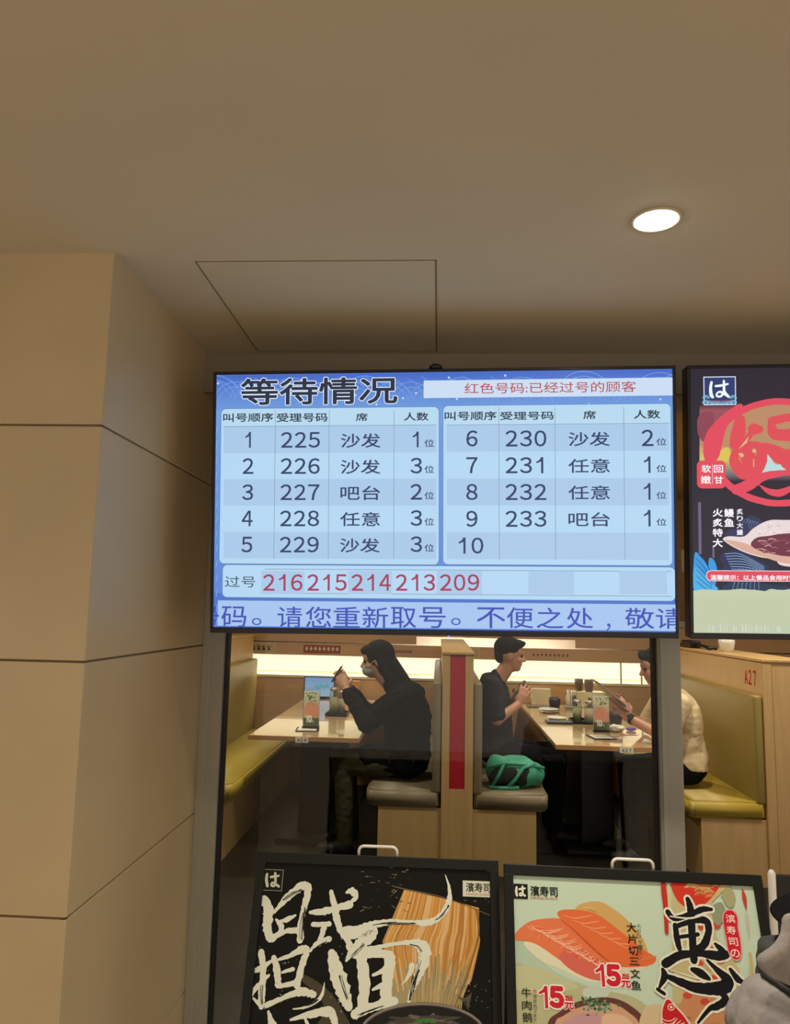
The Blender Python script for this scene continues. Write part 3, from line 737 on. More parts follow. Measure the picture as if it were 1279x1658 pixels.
for k in range(9): A.stroke([(150+k*38, 372+k*20, 2), (190+k*36, 388+k*22, 5), (250+k*32, 392+k*24, 5), (300+k*26, 380+k*24, 2)], '#f2ac88', n=4)
for k in range(7): A.stroke([(300+k*38, 326+k*20, 2), (350+k*38, 338+k*22, 4), (400+k*36, 330+k*24, 4), (425+k*30, 325+k*26, 2)], '#efa27a', n=4)
for k in range(26):
    u = k/25; A.stroke([(140+u*360+random.uniform(-8, 8), 385+u*190+random.uniform(-24, 24), 2), (165+u*350, 380+u*190+random.uniform(-20, 20), random.uniform(3, 8)), (200+u*330, 372+u*190, 2)], random.choice(['#ea8a5e', '#e06a44', '#ee9a74', '#dd6440']), n=3)
for k in range(8): A.stroke([(160+k*42, 366+k*22, 2), (188+k*40, 392+k*23, 4), (236+k*37, 402+k*24, 4.5), (290+k*30, 388+k*25, 2)], '#f6c0a0', n=4)
A.stroke([(290, 345, 3), (350, 395, 5), (440, 480, 6), (520, 545, 4)], '#c25530')
A.stroke([(85, 425, 12), (130, 425, 16), (180, 400, 8)], '#e08055')
A.stroke([(600, 520, 10), (660, 510, 14), (698, 505, 6)], '#dd7c4c')
A.ell(440, 660, 60, 30, '#c3d2c4'); 
# goose and greens
A.smooth([(230, 800), (280, 745), (360, 700), (480, 680), (580, 710), (660, 800), (660, 1000), (220, 1000)], '#6a3c3a')
A.smooth([(262, 800), (300, 760), (380, 720), (500, 705), (580, 745), (630, 810), (620, 1000), (250, 1000)], '#d0a488')
A.smooth([(290, 800), (340, 760), (430, 745), (470, 790), (420, 860), (300, 860)], '#c79aa0'); A.smooth([(470, 760), (560, 760), (610, 820), (560, 860), (480, 840)], '#e0bea0')
for k in range(60): A.ell(random.gauss(440, 34), random.gauss(712, 20), random.uniform(4, 12), random.uniform(3, 8), random.choice(['#3f6b40', '#5a8a58', '#2d5234', '#86a890', '#4a7a68']), random.uniform(0, 180), n=7)
A.smooth([(640, 740), (760, 720), (900, 790), (900, 1000), (640, 1000)], '#d3bf9a')
# prices and captions
for (x, y) in ((440, 536), (195, 630)):
    A.num('15', x-12, y, x+108, y+98, '#cf2438', off=.06, out=(.135, '#f3efe4'), dw=66)
    A.text('元', x+108, y+58, x+150, y+104, '#cf2438', off=.04, out=(.10, '#f3efe4')); A.text('起', x+112, y+42, x+144, y+58, '#cf2438', off=.03)
for i, ch in enumerate('大片切三文鱼'): A.text(ch, 572+i*4, 358+i*50, 614+i*4, (398 if i != 3 else 390)+i*50, '#1b1d18', off=.015)
for i, ch in enumerate('大切り'): A.text(ch, 616, 362+i*22, 634, 379+i*22, '#55604c')
for i, ch in enumerate('サーモン'): A.text(ch, 622, 432+i*22, 640, 450+i*22, '#55604c')
for i, ch in enumerate('牛肉鹅肝'): A.text(ch, 118+i*2, 640+i*53, 160+i*2, 682+i*53, '#2b2c22', off=.012)
for i, ch in enumerate('牛焼き肉フォアグラ'): A.text(ch, 168, 646+i*21, 184, 662+i*21, '#5a5c48')
logo(A, 85, 190, 145, 254, '#15150f', '#dfe3d2', 9)
A.text('濱寿司', 156, 200, 274, 244, '#20221c', off=.02); A.text('HAMA-SUSHI', 158, 247, 272, 256, '#c46a40', off=.01)
# patterned panel and the big character
A.poly([(768, 165), (1030, 182), (940, 270), (960, 420), (1060, 560), (1080, 700), (1120, 900), (780, 900), (770, 640)], '#c4b88a')
A.smooth([(770, 170), (900, 172), (980, 180), (930, 260), (860, 300), (790, 260)], '#cf3a28'); A.smooth([(860, 640), (940, 650), (1000, 740), (960, 900), (820, 900), (780, 760)], '#c98c62')
for k in range(34):
    cx = random.uniform(785, 1020); cy = random.uniform(180, 250) if k < 16 else random.uniform(560, 860)
    for j in range(3): A.ring(cx, cy, 22-j*6, 14-j*4, 2.5, random.choice(['#c9a767', '#b58a4c', '#dcc693']), 180, 360, 8)
for k in range(16): A.smooth([(random.uniform(800, 1030)+dx, yy) for yy in [random.uniform(400, 800)] for dx in (0, 20, 44, 22)] if False else [(x_+10*math.cos(q)*2, y_+14*math.sin(q)) for x_, y_ in [(random.uniform(810, 990), random.uniform(320, 740))] for q in (0, 1, 2, 3, 4, 5)], random.choice(['#cf4a34', '#b9b08a', '#8d927a', '#d8d3ae', '#c94a38']))
A.stroke([(728, 160, 16), (733, 220, 24), (740, 290, 20), (745, 400, 16)], '#c03428'); A.stroke([(752, 190, 10), (758, 300, 14)], '#cfc9a0')
A.smooth([(985, 230), (1010, 200), (1040, 240), (1030, 290), (1000, 280)], '#a8a67c'); A.smooth([(940, 290), (980, 270), (1000, 320), (970, 370), (945, 340)], '#8f9a7e')
A.stroke([(1072, 212, 4), (1080, 250, 18), (1088, 300, 4)], '#c4402e'); A.stroke([(1090, 320, 10), (1096, 370, 12), (1100, 420, 3)], '#c3bcb0')
A.stroke([(1105, 490, 10), (1112, 560, 14), (1100, 640, 12)], '#c6b07a')
K = [[(835, 255, 16), (848, 300, 26), (854, 400, 26), (862, 520, 26)], [(750, 312, 20), (780, 340, 18), (850, 320, 18), (900, 300, 20), (938, 300, 12)],
     [(782, 370, 20), (790, 430, 22), (800, 470, 18)], [(790, 372, 16), (860, 350, 18), (915, 350, 26), (925, 400, 24), (900, 460, 26), (850, 475, 14)], [(800, 420, 12), (880, 408, 14)],
     [(738, 535, 30), (800, 500, 28), (880, 490, 22), (960, 500, 32), (1000, 495, 30)], [(955, 450, 12), (985, 480, 24), (1000, 505, 12)],
     [(712, 640, 8), (735, 590, 24), (728, 560, 14)], [(728, 580, 12), (800, 612, 26), (880, 640, 34), (980, 640, 44), (1010, 610, 40), (960, 560, 20), (920, 520, 10)],
     [(855, 560, 16), (890, 575, 30), (925, 600, 18)], [(1020, 560, 14), (1050, 600, 24), (1075, 615, 14)], [(980, 660, 20), (1000, 690, 26), (960, 720, 24), (930, 730, 16), (880, 790, 8)], [(705, 645, 12), (735, 665, 12)]]
K = [[(x, y, w_*1.18) for x, y, w_ in st] for st in K]
for st in K: A.stroke([(x, y, w_+17) for x, y, w_ in st], '#e6e6d2', rough=.05, n=7)
for st in K: A.stroke(st, '#16151a', rough=.07, n=7)
A.stroke([(760, 330, 5), (850, 338, 7), (935, 312, 4)], '#e6e6d2'); A.stroke([(760, 560, 4), (850, 590, 6), (930, 612, 5)], '#e6e6d2')
# red capsule with shop name
A.smooth([(985, 330), (1000, 303), (1030, 302), (1052, 330), (1056, 380), (1066, 430), (1070, 490), (1058, 520), (1030, 518), (1008, 480), (1000, 430), (990, 380)], '#e2a09c')
A.smooth([(990, 332), (1003, 308), (1028, 307), (1048, 333), (1051, 382), (1061, 432), (1065, 488), (1055, 514), (1032, 512), (1012, 478), (1004, 430), (994, 380)], '#cf1f33')
for i, (ch, dx) in enumerate((('滨', 0), ('寿', 3), ('司', 12), ('の', 20))): A.text(ch, 1000+dx, 322+i*50, 1040+dx, 358+i*50, '#f4e4dc', off=.012)
# red fish
A.smooth([(720, 760), (730, 700), (752, 680), (790, 720), (840, 780), (900, 900), (740, 900)], '#e4d9c4'); A.smooth([(726, 762), (736, 706), (754, 690), (786, 726), (834, 786), (880, 900), (744, 900)], '#c8232c')
A.ring(764, 722, 14, 14, 3, '#f0e4d2', n=16); A.ell(764, 722, 6, 6, '#f0e4d2')
for k in range(5): A.ring(752, 760+k*14, 30, 22, 3, '#f0e4d2', 20, 160, 10); A.stroke([(790+k*16, 770+k*10, 3), (770+k*12, 800, 3)], '#f0e4d2')
A.flush('poster', M['poster_art'], s2)

# ================================================================== RESTAURANT INTERIOR
# counter with the lit delivery lane along the back of the booths
LY = 6.95
lane = empty('delivery_lane', (.4, LY, 0), 'long wood-fronted conveyor lane with glowing white niche behind the booth tables', 'conveyor lane')
link('counter_front', BX(-3.5, 4.3, LY, LY+.04, 0, .93), M['wood_x'], lane)
link('counter_ledge', BX(-3.5, 4.3, LY-.01, LY+.5, .925, .945), M['cream'], lane)
link('niche_back', BX(-3.5, 4.3, LY+.46, LY+.50, .945, 1.5), M['niche'], lane)
link('lane_shelf', BX(-3.5, 4.3, LY+.02, LY+.5, 1.17, 1.19), M['niche'], lane)
link('led_strip', BX(-3.5, 4.3, LY+.05, LY+.09, 1.158, 1.168), M['led'], lane)
link('fascia_board', BX(-3.5, 4.3, LY-.005, LY+.02, 1.125, 1.235), M['wood_x'], lane)
link('led_strip', BX(-.2, 1.22, LY+.06, LY+.10, 1.318, 1.328), M['led'], lane)
bm = BX(-3.5, -.2, LY-.005, LY+.02, 1.245, 1.42); box(bm, 1.22, 4.3, LY-.005, LY+.02, 1.245, 1.42); box(bm, -.2, 1.22, LY-.005, LY+.02, 1.315, 1.42)
link('upper_panel', bm, M['wood_x'], lane)
link('lane_top', BX(-3.5, 4.3, LY, LY+.5, 1.42, 1.44), M['wood_x'], lane)
for x in (-3.1, -1.72, .02, 1.62, 1.80, 3.4): link('divider_post', BX(x-.006, x+.006, LY-.008, LY+.02, .945, 1.125), M['steel'], lane)
# printed strips on the fascia
for k, (cx, wd, kd) in enumerate(((-1.62, .26, 'a'), (-1.06, .34, 'b'), (.22, .30, 'a'), (.62, .24, 'b'), (1.0, .36, 'c'), (-.35, .26, 'c'), (2.2, .3, 'a'), (2.9, .34, 'b'))):
    O = Vector((cx-wd/2, LY-.0055, 1.225)); a = Art(O, (1, 0, 0), (0, 0, -1), wd, .088); a.n = Vector((0, -1, 0))
    if kd == 'a':
        a.uvrect(wd/2, .044, wd, .085, '#c9b58c'); a.lay += 1; a.uvrect(wd/2, .044, wd-.012, .073, '#b39f7a')
        a.lay += 1
        for j in range(4): a.uvrect(.06+j*(wd-.1)/3.4, .044, .024, .04, '#33291f'); 
        a.lay += 1
        for j in range(4): a.uvrect(.06+j*(wd-.1)/3.4+.004, .038, .008, .010, '#b39f7a')
    elif kd == 'b':
        a.uvrect(wd/2, .044, wd, .075, '#8d3a36'); a.lay += 1
        for j in range(8):
            x = .03+j*(wd-.06)/7
            a.uvpoly([(x-.014, .04), (x, .018), (x+.014, .04), (x, .062)], '#d8bd94')
    else:
        a.uvrect(wd/2, .044, wd, .07, '#bd9874'); a.lay += 1
        for j in range(9):
            x = .03+j*(wd-.06)/8; a.uvpoly([(x-.012, .05), (x, .03), (x+.014, .046), (x+.002, .064)], '#8d4b3a')
    s_ = a.flush('lane_print', M['poster_art'], lane)

# structural column and upper wall further in, seen between the two screens
struct('wall_column', BX(2.05, 2.75, 7.6, 8.2, 0, 2.7), M['wood_x'])
tg = root_mesh('letter_sign', BX(2.37, 2.52, 7.585, 7.597, 1.98, 2.20, .002), M['white']); tag(tg, 'small white sign with the letter E on the wood column, between the screens', 'sign')
a = Art((2.37, 7.5845, 2.20), (1, 0, 0), (0, 0, -1), .15, .22); a.n = Vector((0, -1, 0))
a.px = lambda p: p; a.text('E', .045, .06, .105, .16, '#5c4a3a'); a.flush('lettering', M['poster_art'], tg)

# ---- booth partitions with benches on both sides
def partition(x0, kind, label):
    """wood screen from x0 to x0+.189, front end at Y=4.72"""
    t = empty('booth_partition', (x0+.0945, 5.8, 0), label, 'partition', None)
    bm = bmesh.new()
    Y0, Y1, top = 4.72, 6.93, 1.285
    if kind == 'red':
        box(bm, x0, x0+.047, Y0, Y1, 0, top, .002); box(bm, x0+.139, x0+.189, Y0, Y1, 0, top, .002)
        box(bm, x0+.045, x0+.141, Y0+.012, Y1, 0, top-.004)
        box(bm, x0+.047, x0+.139, Y0, Y0+.02, 0, .492, .001)
        link('carcase', bm, M['wood'], t)
        link('red_panel', BX(x0+.0485, x0+.1375, Y0+.004, Y0+.016, .494, top-.003, .001), M['red'], t)
    else:
        box(bm, x0, x0+.055, Y0, Y1, 0, top, .003); box(bm, x0+.0565, x0+.30, Y0+.004, Y1, 0, top, .002)
        link('carcase', bm, M['wood'], t)
    bm = BX(x0-.006, x0+(.195 if kind == 'red' else .305), Y0-.006, Y1, top, top+.018, .004)
    link('top_cap', bm, M['wood'], t)
    return t
partition(.027, 'red', 'wooden booth partition with a red vertical panel on its end, between the two tables')
pr = partition(1.932, 'plain', 'wooden booth partition marked A27 in red, right of the grey mullion')
partition(-1.878, 'red', 'wooden booth partition behind the glass at the far left, next to the yellow bench')
# red A27 on the left face of the right partition
O = Vector((1.9315, 5.02, 1.245)); a = Art(O, (0, -1, 0), (0, 0, -1), .30, .12); a.n = Vector((-1, 0, 0)); a.px = lambda p: p
a.text('A27', .03, .015, .21, .110, '#b8301f', off=.05); a.flush('lettering', M['poster_art'], pr)
def bench(xb, sgn, vin, label, top=1.09):
    """xb: x of the partition face, sgn: direction the seat faces"""
    X = lambda d: xb+sgn*d
    def bx(d0, d1, *r, **k): return BX(min(X(d0), X(d1)), max(X(d0), X(d1)), *r, **k)
    t = empty('booth_bench', (X(.24), 5.8, 0), label, 'bench', None)
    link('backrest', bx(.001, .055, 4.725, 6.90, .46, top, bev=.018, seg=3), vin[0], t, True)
    bm = bmesh.new()
    # seat cushion outline with a clipped front corner
    out = [(.012, 4.725), (.42, 4.725), (.452, 4.76), (.452, 6.88), (.012, 6.88)]
    lo = [bm.verts.new((X(d), y, .375)) for d, y in out]; hi = [bm.verts.new((X(d), y, .478)) for d, y in out]
    bm.faces.new(lo); bm.faces.new(hi[::-1])
    for i in range(5): bm.faces.new((lo[i], lo[(i+1) % 5], hi[(i+1) % 5], hi[i]))
    bmesh.ops.bevel(bm, geom=[e for e in bm.edges], offset=.014, segments=3, affect='EDGES')
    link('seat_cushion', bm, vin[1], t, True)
    link('bench_base', bx(.001, .378, 4.735, 6.9, 0, .375, bev=.002), M['wood'], t)
    return t
bench(.027, -1, ('', '') and (M['taupe'], M['taupe']), 'taupe bench seat where the person in the black coat sits, left of the red panel', 1.12)
bench(.216, 1, (M['taupe'], M['taupe']), 'taupe bench seat with the teal bag on it, right of the red panel', 1.12)
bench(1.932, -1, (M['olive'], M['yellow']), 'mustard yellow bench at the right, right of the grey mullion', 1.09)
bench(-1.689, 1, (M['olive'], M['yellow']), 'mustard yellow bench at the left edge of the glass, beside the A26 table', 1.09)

# ---- tables
def booth_table(x0, num, label):
    x1 = x0+.70
    t = empty('booth_table', (x0+.35, 5.9, 0), label, 'table')
    link('tabletop', BX(x0, x1, 4.845, 6.93, .722, .75, .003), M['table_wood'], t)
    bm = bmesh.new(); box(bm, x0-.0015, x1+.0015, 4.842, 4.846, .722, .749); link('edge_band', bm, M['table_edge'], t)
    link('pedestal', BX(x0+.24, x0+.46, 5.35, 6.4, .03, .722, .01), M['dark_metal'], t)
    link('base_plate', BX(x0+.12, x0+.58, 5.2, 6.6, 0, .03, .008), M['dark_metal'], t)
    tgx = x0+(.30 if num == 'A26' else .385)
    f_ = link('number_tag', BX(tgx, tgx+.082, 4.836, 4.8405, .714, .746), M['paper'], t)
    a = Art((tgx, 4.8355, .746), (1, 0, 0), (0, 0, -1), .082, .032); a.n = Vector((0, -1, 0)); a.px = lambda p: p
    a.text(num, .012, .006, .070, .026, '#3a2c20', off=.02); a.flush('lettering', M['poster_art'], f_)
booth_table(-1.187, 'A26', 'pale maple booth table tagged A26, in front of the person in the black coat')
booth_table(.728, 'A27', 'pale maple booth table tagged A27, between the two seated people at the right')

# ---- things on the tables
TZ = .7505
def menu_stand(x, y, where):
    t = empty('menu_stand', (x, y, TZ), 'clear upright menu stand with salmon picture and the number 10, %s' % where, 'menu stand', 'menu stands on the booth tables')
    link('base', BX(x-.055, x+.055, y-.03, y+.03, TZ, TZ+.012, .003), M['acrylic' if 0 else 'dark_metal'], t)
    link('sleeve', BX(x-.057, x+.057, y-.006, y+.006, TZ+.012, TZ+.262, .001), M['acrylic'], t)
    c = link('card', BX(x-.053, x+.053, y-.003, y+.003, TZ+.014, TZ+.240), M['paper'], t)
    a = Art((x-.053, y-.0032, TZ+.240), (1, 0, 0), (0, 0, -1), .106, .226); a.n = Vector((0, -1, 0)); a.px = lambda p: p; a.clip = (0, 0, .106, .226)
    a.uvrect(.053, .113, .106, .226, '#ddd6b4', col2='#a89c74')
    a.lay += 1
    for k in range(26):
        cx, cy = random.gauss(.053, .018), random.gauss(.04, .018); r = random.uniform(.004, .009); a.lay += 1
        a.uvpoly([(cx+r*math.cos(q), cy+r*.6*math.sin(q)) for q in range(0, 6)], random.choice(['#4e6b35', '#6d8a4a', '#39502b', '#7b5a48']))
    a.smooth([(.006, .11), (.03, .075), (.075, .075), (.102, .11), (.10, .165), (.05, .185), (.008, .16)], '#dd9a72')
    for k in range(5): a.stroke([(.02+k*.015, .10, .0), (.035+k*.013, .14, .0)], '#e6b38e') if 0 else a.uvpoly([(.02+k*.016, .10), (.026+k*.016, .10), (.036+k*.013, .155), (.03+k*.013, .155)], '#e3a884')
    a.lay += 1; a.uvrect(.053, .200, .106, .05, '#5c5f3c')
    a.num('10', .010, .158, .058, .206, '#f4f0e0', off=.06, dw=.026); a.text('元', .056, .188, .072, .205, '#f4f0e0')
    a.flush('print', M['glow_art'], c)
menu_stand(-.845, 5.16, 'on the A26 table'); menu_stand(1.125, 5.42, 'on the A27 table')
def call_pad(x, y, rz, label):
    t = empty('table_mat', (x, y, TZ), label, 'mat', None, rz)
    link('backing', BX(-.075, .075, -.085, .085, TZ-TZ, .005, .002), M['black_plastic'], t, world=False)
    link('card', BX(-.062, .062, -.07, .07, .005, .0062), M['paper'], t, world=False)
call_pad(-.86, 5.15-.03, .1, 'black-edged white card mat under the menu stand on the A26 table')
for o in bpy.data.objects:
    if o.name.startswith('menu_stand') and o.location.x < 0:
        o.location.z += .0065
call_pad(1.07, 5.17, .15, 'black-edged white card mat in front of the menu stand on the A27 table')
def jar(x, y, z, r, h, fill, label, lid='steel'):
    t = empty('seasoning_jar', (x, y, z), label, 'jar', None)
    bm = bmesh.new(); lathe(bm, [(0, 0), (r, 0), (r, h*.72), (r*.72, h*.84), (r*.72, h*.9), (r*.68, h*.9), (r*.68, h*.82), (r*.93, h*.7), (r*.93, .003), (0, .003)], (x, y, z), 20); link('glass_body', bm, M['jar_glass'], t, True)
    bm = bmesh.new(); lathe(bm, [(0, .0035), (r*.9, .0035), (r*.9, h*.64), (0, h*.65)], (x, y, z), 16); link('filling', bm, M[fill], t, True)
    bm = bmesh.new(); lathe(bm, [(r*.80, h*.86), (r*.82, h*.97), (r*.6, h), (0, h*1.0)], (x, y, z), 20); link('lid', bm, M[lid], t, True)
def tray(x0, x1, y0, y1, label):
    bm = BX(x0, x1, y0, y1, TZ, TZ+.006, .002)
    for a_ in ((x0, x0+.005, y0, y1), (x1-.005, x1, y0, y1), (x0, x1, y0, y0+.005), (x0, x1, y1-.005, y1)): box(bm, *a_, TZ, TZ+.022)
    tag(root_mesh('condiment_tray', bm, M['black_plastic']), label, 'tray')
tray(-.84, -.68, 5.76, 5.96, 'small black condiment tray behind the menu stand on the A26 table')
jar(-.79, 5.84, TZ+.0065, .034, .20, 'powder', 'tall glass jar of green powder in the condiment tray on the A26 table')
jar(-.735, 5.90, TZ+.0065, .030, .17, 'powder2', 'glass jar of pale filling behind the green powder jar on the A26 table')
tray(.99, 1.19, 5.74, 5.94, 'black condiment tray with two glass jars on the A27 table')
jar(1.035, 5.83, TZ+.0065, .035, .16, 'powder', 'left glass jar in the condiment tray on the A27 table')
jar(1.115, 5.80, TZ+.0065, .035, .16, 'powder2', 'right glass jar in the condiment tray on the A27 table')
def cup(x, y, r, h, m, label, z=TZ, group=None):
    bm = bmesh.new(); lathe(bm, [(0, .002), (r*.72, 0), (r*.8, .004), (r, h*.7), (r, h), (r*.93, h), (r*.9, h*.7), (r*.7, .01), (0, .01)], (x, y, z), 24)
    tag(root_mesh('cup', bm, m, True), label, 'cup', group)
cup(.975, 6.54, .048, .10, M['navy_cup'], 'dark navy cup beside the plates at the back of the A27 table')
cup(1.275, 5.66, .048, .105, M['dark_cup'], 'black cup in front of the man in the cream shirt')
bm = BX(1.16, 1.44, 6.75, 6.90, TZ, TZ+.13, .004); 
tag(root_mesh('serving_box', bm, M['cream']), 'low cream box carrying two brown cups against the lane on the A27 table', 'box')
cup(1.235, 6.86, .038, .10, M['brown_cup'], 'brown cup on the cream box, left one of the pair', TZ+.1315)
cup(1.31, 6.80, .04, .10, M['brown_cup'], 'brown cup on the cream box, right one of the pair', TZ+.1315)
def plate(x, y, z, r, label, m='white', group=None):
    bm = bmesh.new(); lathe(bm, [(0, 0), (r*.55, 0), (r*.6, .003), (r, .013), (r, .016), (r*.6, .007), (0, .006)], (x, y, z), 32)
    tag(root_mesh('plate', bm, M[m], True), label, 'plate', group)
plate(.90, 6.36, TZ, .082, 'round white plate near the navy cup, lowest of its stack'); plate(.90, 6.36, TZ+.0162, .082, 'round white plate near the navy cup, topmost of its stack')
plate(.905, 5.98, TZ, .075, 'round white plate halfway along the left edge of the A27 table')
bm = BX(.80, 1.0, 5.72, 5.86, TZ, TZ+.012, .004); tag(root_mesh('dark_tray', bm, M['dark_metal']), 'thin dark tray in front of the plates on the A27 table', 'tray')
bm = BX(.77, .99, 6.66, 6.80, TZ, TZ+.010, .003); tag(root_mesh('dark_tray', bm, M['brown_case']), 'dark flat tray before the white panel on the A27 table', 'tray')
bm = BX(.82, .99, 6.86, 6.88, TZ, TZ+.14, .004); tag(root_mesh('order_tablet', bm, M['cream']), 'cream ordering tablet back standing at the far end of the A27 table', 'tablet')
# condiment cluster at the far end
t = empty('condiment_caddy', (1.13, 6.62, TZ), 'steel caddy of bottles and spoons at the far end of the A27 table', 'caddy')
bm = BX(1.07, 1.19, 6.57, 6.67, TZ, TZ+.03, .004); link('caddy_tray', bm, M['steel'], t)
bm = bmesh.new(); lathe(bm, [(0, 0), (.02, 0), (.022, .07), (.010, .10), (.010, .13), (0, .13)], (1.10, 6.62, TZ+.03), 16); link('bottle', bm, M['white'], t, True)
bm = bmesh.new(); lathe(bm, [(0, 0), (.02, 0), (.02, .06), (.012, .08), (0, .09)], (1.155, 6.62, TZ+.03), 16); link('bottle', bm, M['dark_cup'], t, True)
for k in range(4):
    bm = bmesh.new(); tube(bm, [(1.12+k*.012, 6.60, TZ+.03), (1.115+k*.018, 6.60, TZ+.17)], .003, 6); link('spoon', bm, M['steel'], t)
# soy bottle
bm = bmesh.new(); lathe(bm, [(0, 0), (.026, 0), (.028, .07), (.014, .10), (.013, .12), (.016, .125), (.014, .15), (0, .152)], (1.19, 6.15, TZ), 20)
tag(root_mesh('soy_bottle', bm, M['brown_cup'], True), 'brown sauce bottle with dark cap behind the jars on the A27 table', 'bottle')
# crumpled tissue and packet
def blob(name, c, s, m, label, cat, seed=0, amp=.25):
    rnd = random.Random(seed); bm = bmesh.new(); bmesh.ops.create_icosphere(bm, subdivisions=3, radius=1)
    for v in bm.verts:
        k = 1+amp*(math.sin(v.co.x*5+seed)*math.sin(v.co.y*6+seed*2)+.5*rnd.uniform(-1, 1)*.5)
        v.co = Vector((v.co.x*s[0]*k, v.co.y*s[1]*k, max(-.9, v.co.z)*s[2]*k))
    mz = min(v.co.z for v in bm.verts)
    for v in bm.verts: v.co += Vector((c[0], c[1], c[2]-mz))
    return tag(root_mesh(name, bm, M[m]), label, cat)
blob('tissue', (1.235, 5.45, TZ), (.055, .05, .022), 'paper', 'crumpled white tissue beside the black cup on the A27 table', 'tissue', 3)
blob('packet', (1.345, 5.50, TZ), (.035, .025, .012), 'purple', 'small purple packet near the watch on the A27 table', 'packet', 5, .12)
bm = BX(1.22, 1.34, 5.30, 5.31, TZ, TZ+.002); tag(root_mesh('chopsticks', bm, M['table_edge']), 'thin pair of chopsticks lying in front of the purple packet', 'chopsticks')
bm = bmesh.new(); f = [bm.verts.new(v) for v in ((1.29, 5.02, TZ), (1.37, 5.0, TZ), (1.35, 5.16, TZ))]; f2 = [bm.verts.new((v.co.x, v.co.y, TZ+.002)) for v in f]
bm.faces.new(f); bm.faces.new(f2[::-1])
for i in range(3): bm.faces.new((f[i], f[(i+1) % 3], f2[(i+1) % 3], f2[i]))
tag(root_mesh('reflection', bm, M['paper']), 'flat white triangle imitating a reflection at the front of the A27 table', 'reflection')  # white triangle put in for a bright reflection on the tabletop
# tablet at the far end of table A26
t = empty('ordering_tablet', (-1.06, 6.86, TZ), 'blue-screened ordering tablet standing at the far end of the A26 table', 'tablet')
bm = BX(-1.20, -.92, 6.86, 6.875, TZ+.01, TZ+.195, .004); link('casing', bm, M['black_plastic'], t)
a = Art((-1.19, 6.8595, TZ+.185), (1, 0, 0), (0, 0, -1), .26, .165); a.n = Vector((0, -1, 0)); a.px = lambda p: p; a.clip = (0, 0, .26, .165)
a.uvrect(.13, .0825, .26, .165, '#6f93b8', col2='#8fa9c0'); a.lay += 1
for k in range(7): a.uvrect(.10+.018*k, .08+.008*math.sin(k*2), .013, .03, '#3f9a9a')
a.flush('screen', M['screen_art'], t)
link('tablet_foot', BX(-1.12, -1.0, 6.84, 6.93, TZ, TZ+.012), M['black_plastic'], t)
bm = BX(-.84, -.70, 6.90, 6.925, TZ+.002, TZ+.16, .004); tag(root_mesh('notice_box', bm, M['table_edge']), 'small tan box against the lane, behind the raised hands at the A26 table', 'box')

# teal bag slumped on the bench
t = empty('tote_bag', (.49, 4.96, .48), 'teal fabric bag lying slumped on the taupe bench in front of the man in charcoal', 'bag')
bm = bmesh.new(); bmesh.ops.create_uvsphere(bm, u_segments=32, v_segments=16, radius=1)
for v in bm.verts:
    x, y, z = v.co; q = abs(x)**.6*(1 if x > 0 else -1)
    v.co = Vector((.49+.185*q, 4.95+.13*y*(1+.08*math.sin(6*x)), .481+.080*(1+max(-1, z*1.15))*(1-.18*x)+.008*math.sin(9*x+3*y)))
    v.co.z = max(.481, v.co.z)
link('bag_body', bm, M['teal'], t, True)
bm = bmesh.new(); 
for cx, w_ in ((.375, .075), (.445, .09), (.525, .08)):
    r = bmesh.ops.create_uvsphere(bm, u_segments=16, v_segments=10, radius=1)
    for v in r['verts']: v.co = Vector((cx+w_*.75*v.co.x+.015*v.co.z, 4.842+.030*v.co.y, .550+.056*v.co.z))
link('bag_opening', bm, M['bag_inside'], t, True)
for pts in ([(.335, 4.83, .49), (.375, 4.81, .56), (.41, 4.83, .625), (.44, 4.87, .645)], [(.43, 4.82, .49), (.475, 4.80, .54), (.53, 4.82, .61), (.60, 4.86, .628)], [(.31, 4.84, .60), (.42, 4.83, .632), (.55, 4.84, .625), (.66, 4.88, .60)], [(.32, 4.82, .487), (.42, 4.81, .489), (.50, 4.82, .492)]):
    bm = bmesh.new(); tube(bm, pts, .011, 8); link('strap', bm, M['teal'], t, True)

cup(2.06, 5.62, .055, .085, M['white'], 'white cup standing on top of the A27 partition, under the advertisement screen', 1.3035)
t = empty('cable_bundle', (2.02, 6.2, 1.3035), 'black cable bundle lying along the top of the A27 partition', 'cable')
bm = bmesh.new(); tube(bm, [(1.99, 5.75, 1.315), (2.02, 6.0, 1.325), (1.98, 6.3, 1.317), (2.03, 6.7, 1.315)], .011, 8); link('cable', bm, M['black_plastic'], t, True)
bm = bmesh.new(); tube(bm, [(2.05, 5.80, 1.315), (2.0, 6.05, 1.330), (2.06, 6.4, 1.317), (1.98, 6.75, 1.315)], .011, 8); link('cable', bm, M['black_plastic'], t, True)
link('adapter', BX(1.96, 2.04, 6.1, 6.32, 1.304, 1.36, .008), M['black_plastic'], t)

# ---- interior lamps: unseen, added to light the booths
for x, y in ((-.85, 4.0), (1.1, 4.0), (-.85, 5.6), (1.08, 5.6), (3.0, 5.2), (-2.6, 5.2), (.1, 8.4), (2.4, 4.2)):
    downlight(x, y, 2.7, .06, 'unseen downlight added in the restaurant ceiling to light the booths', 'added restaurant lights', M['in_lamp'], 85, (1, .89, .72), ang=140)

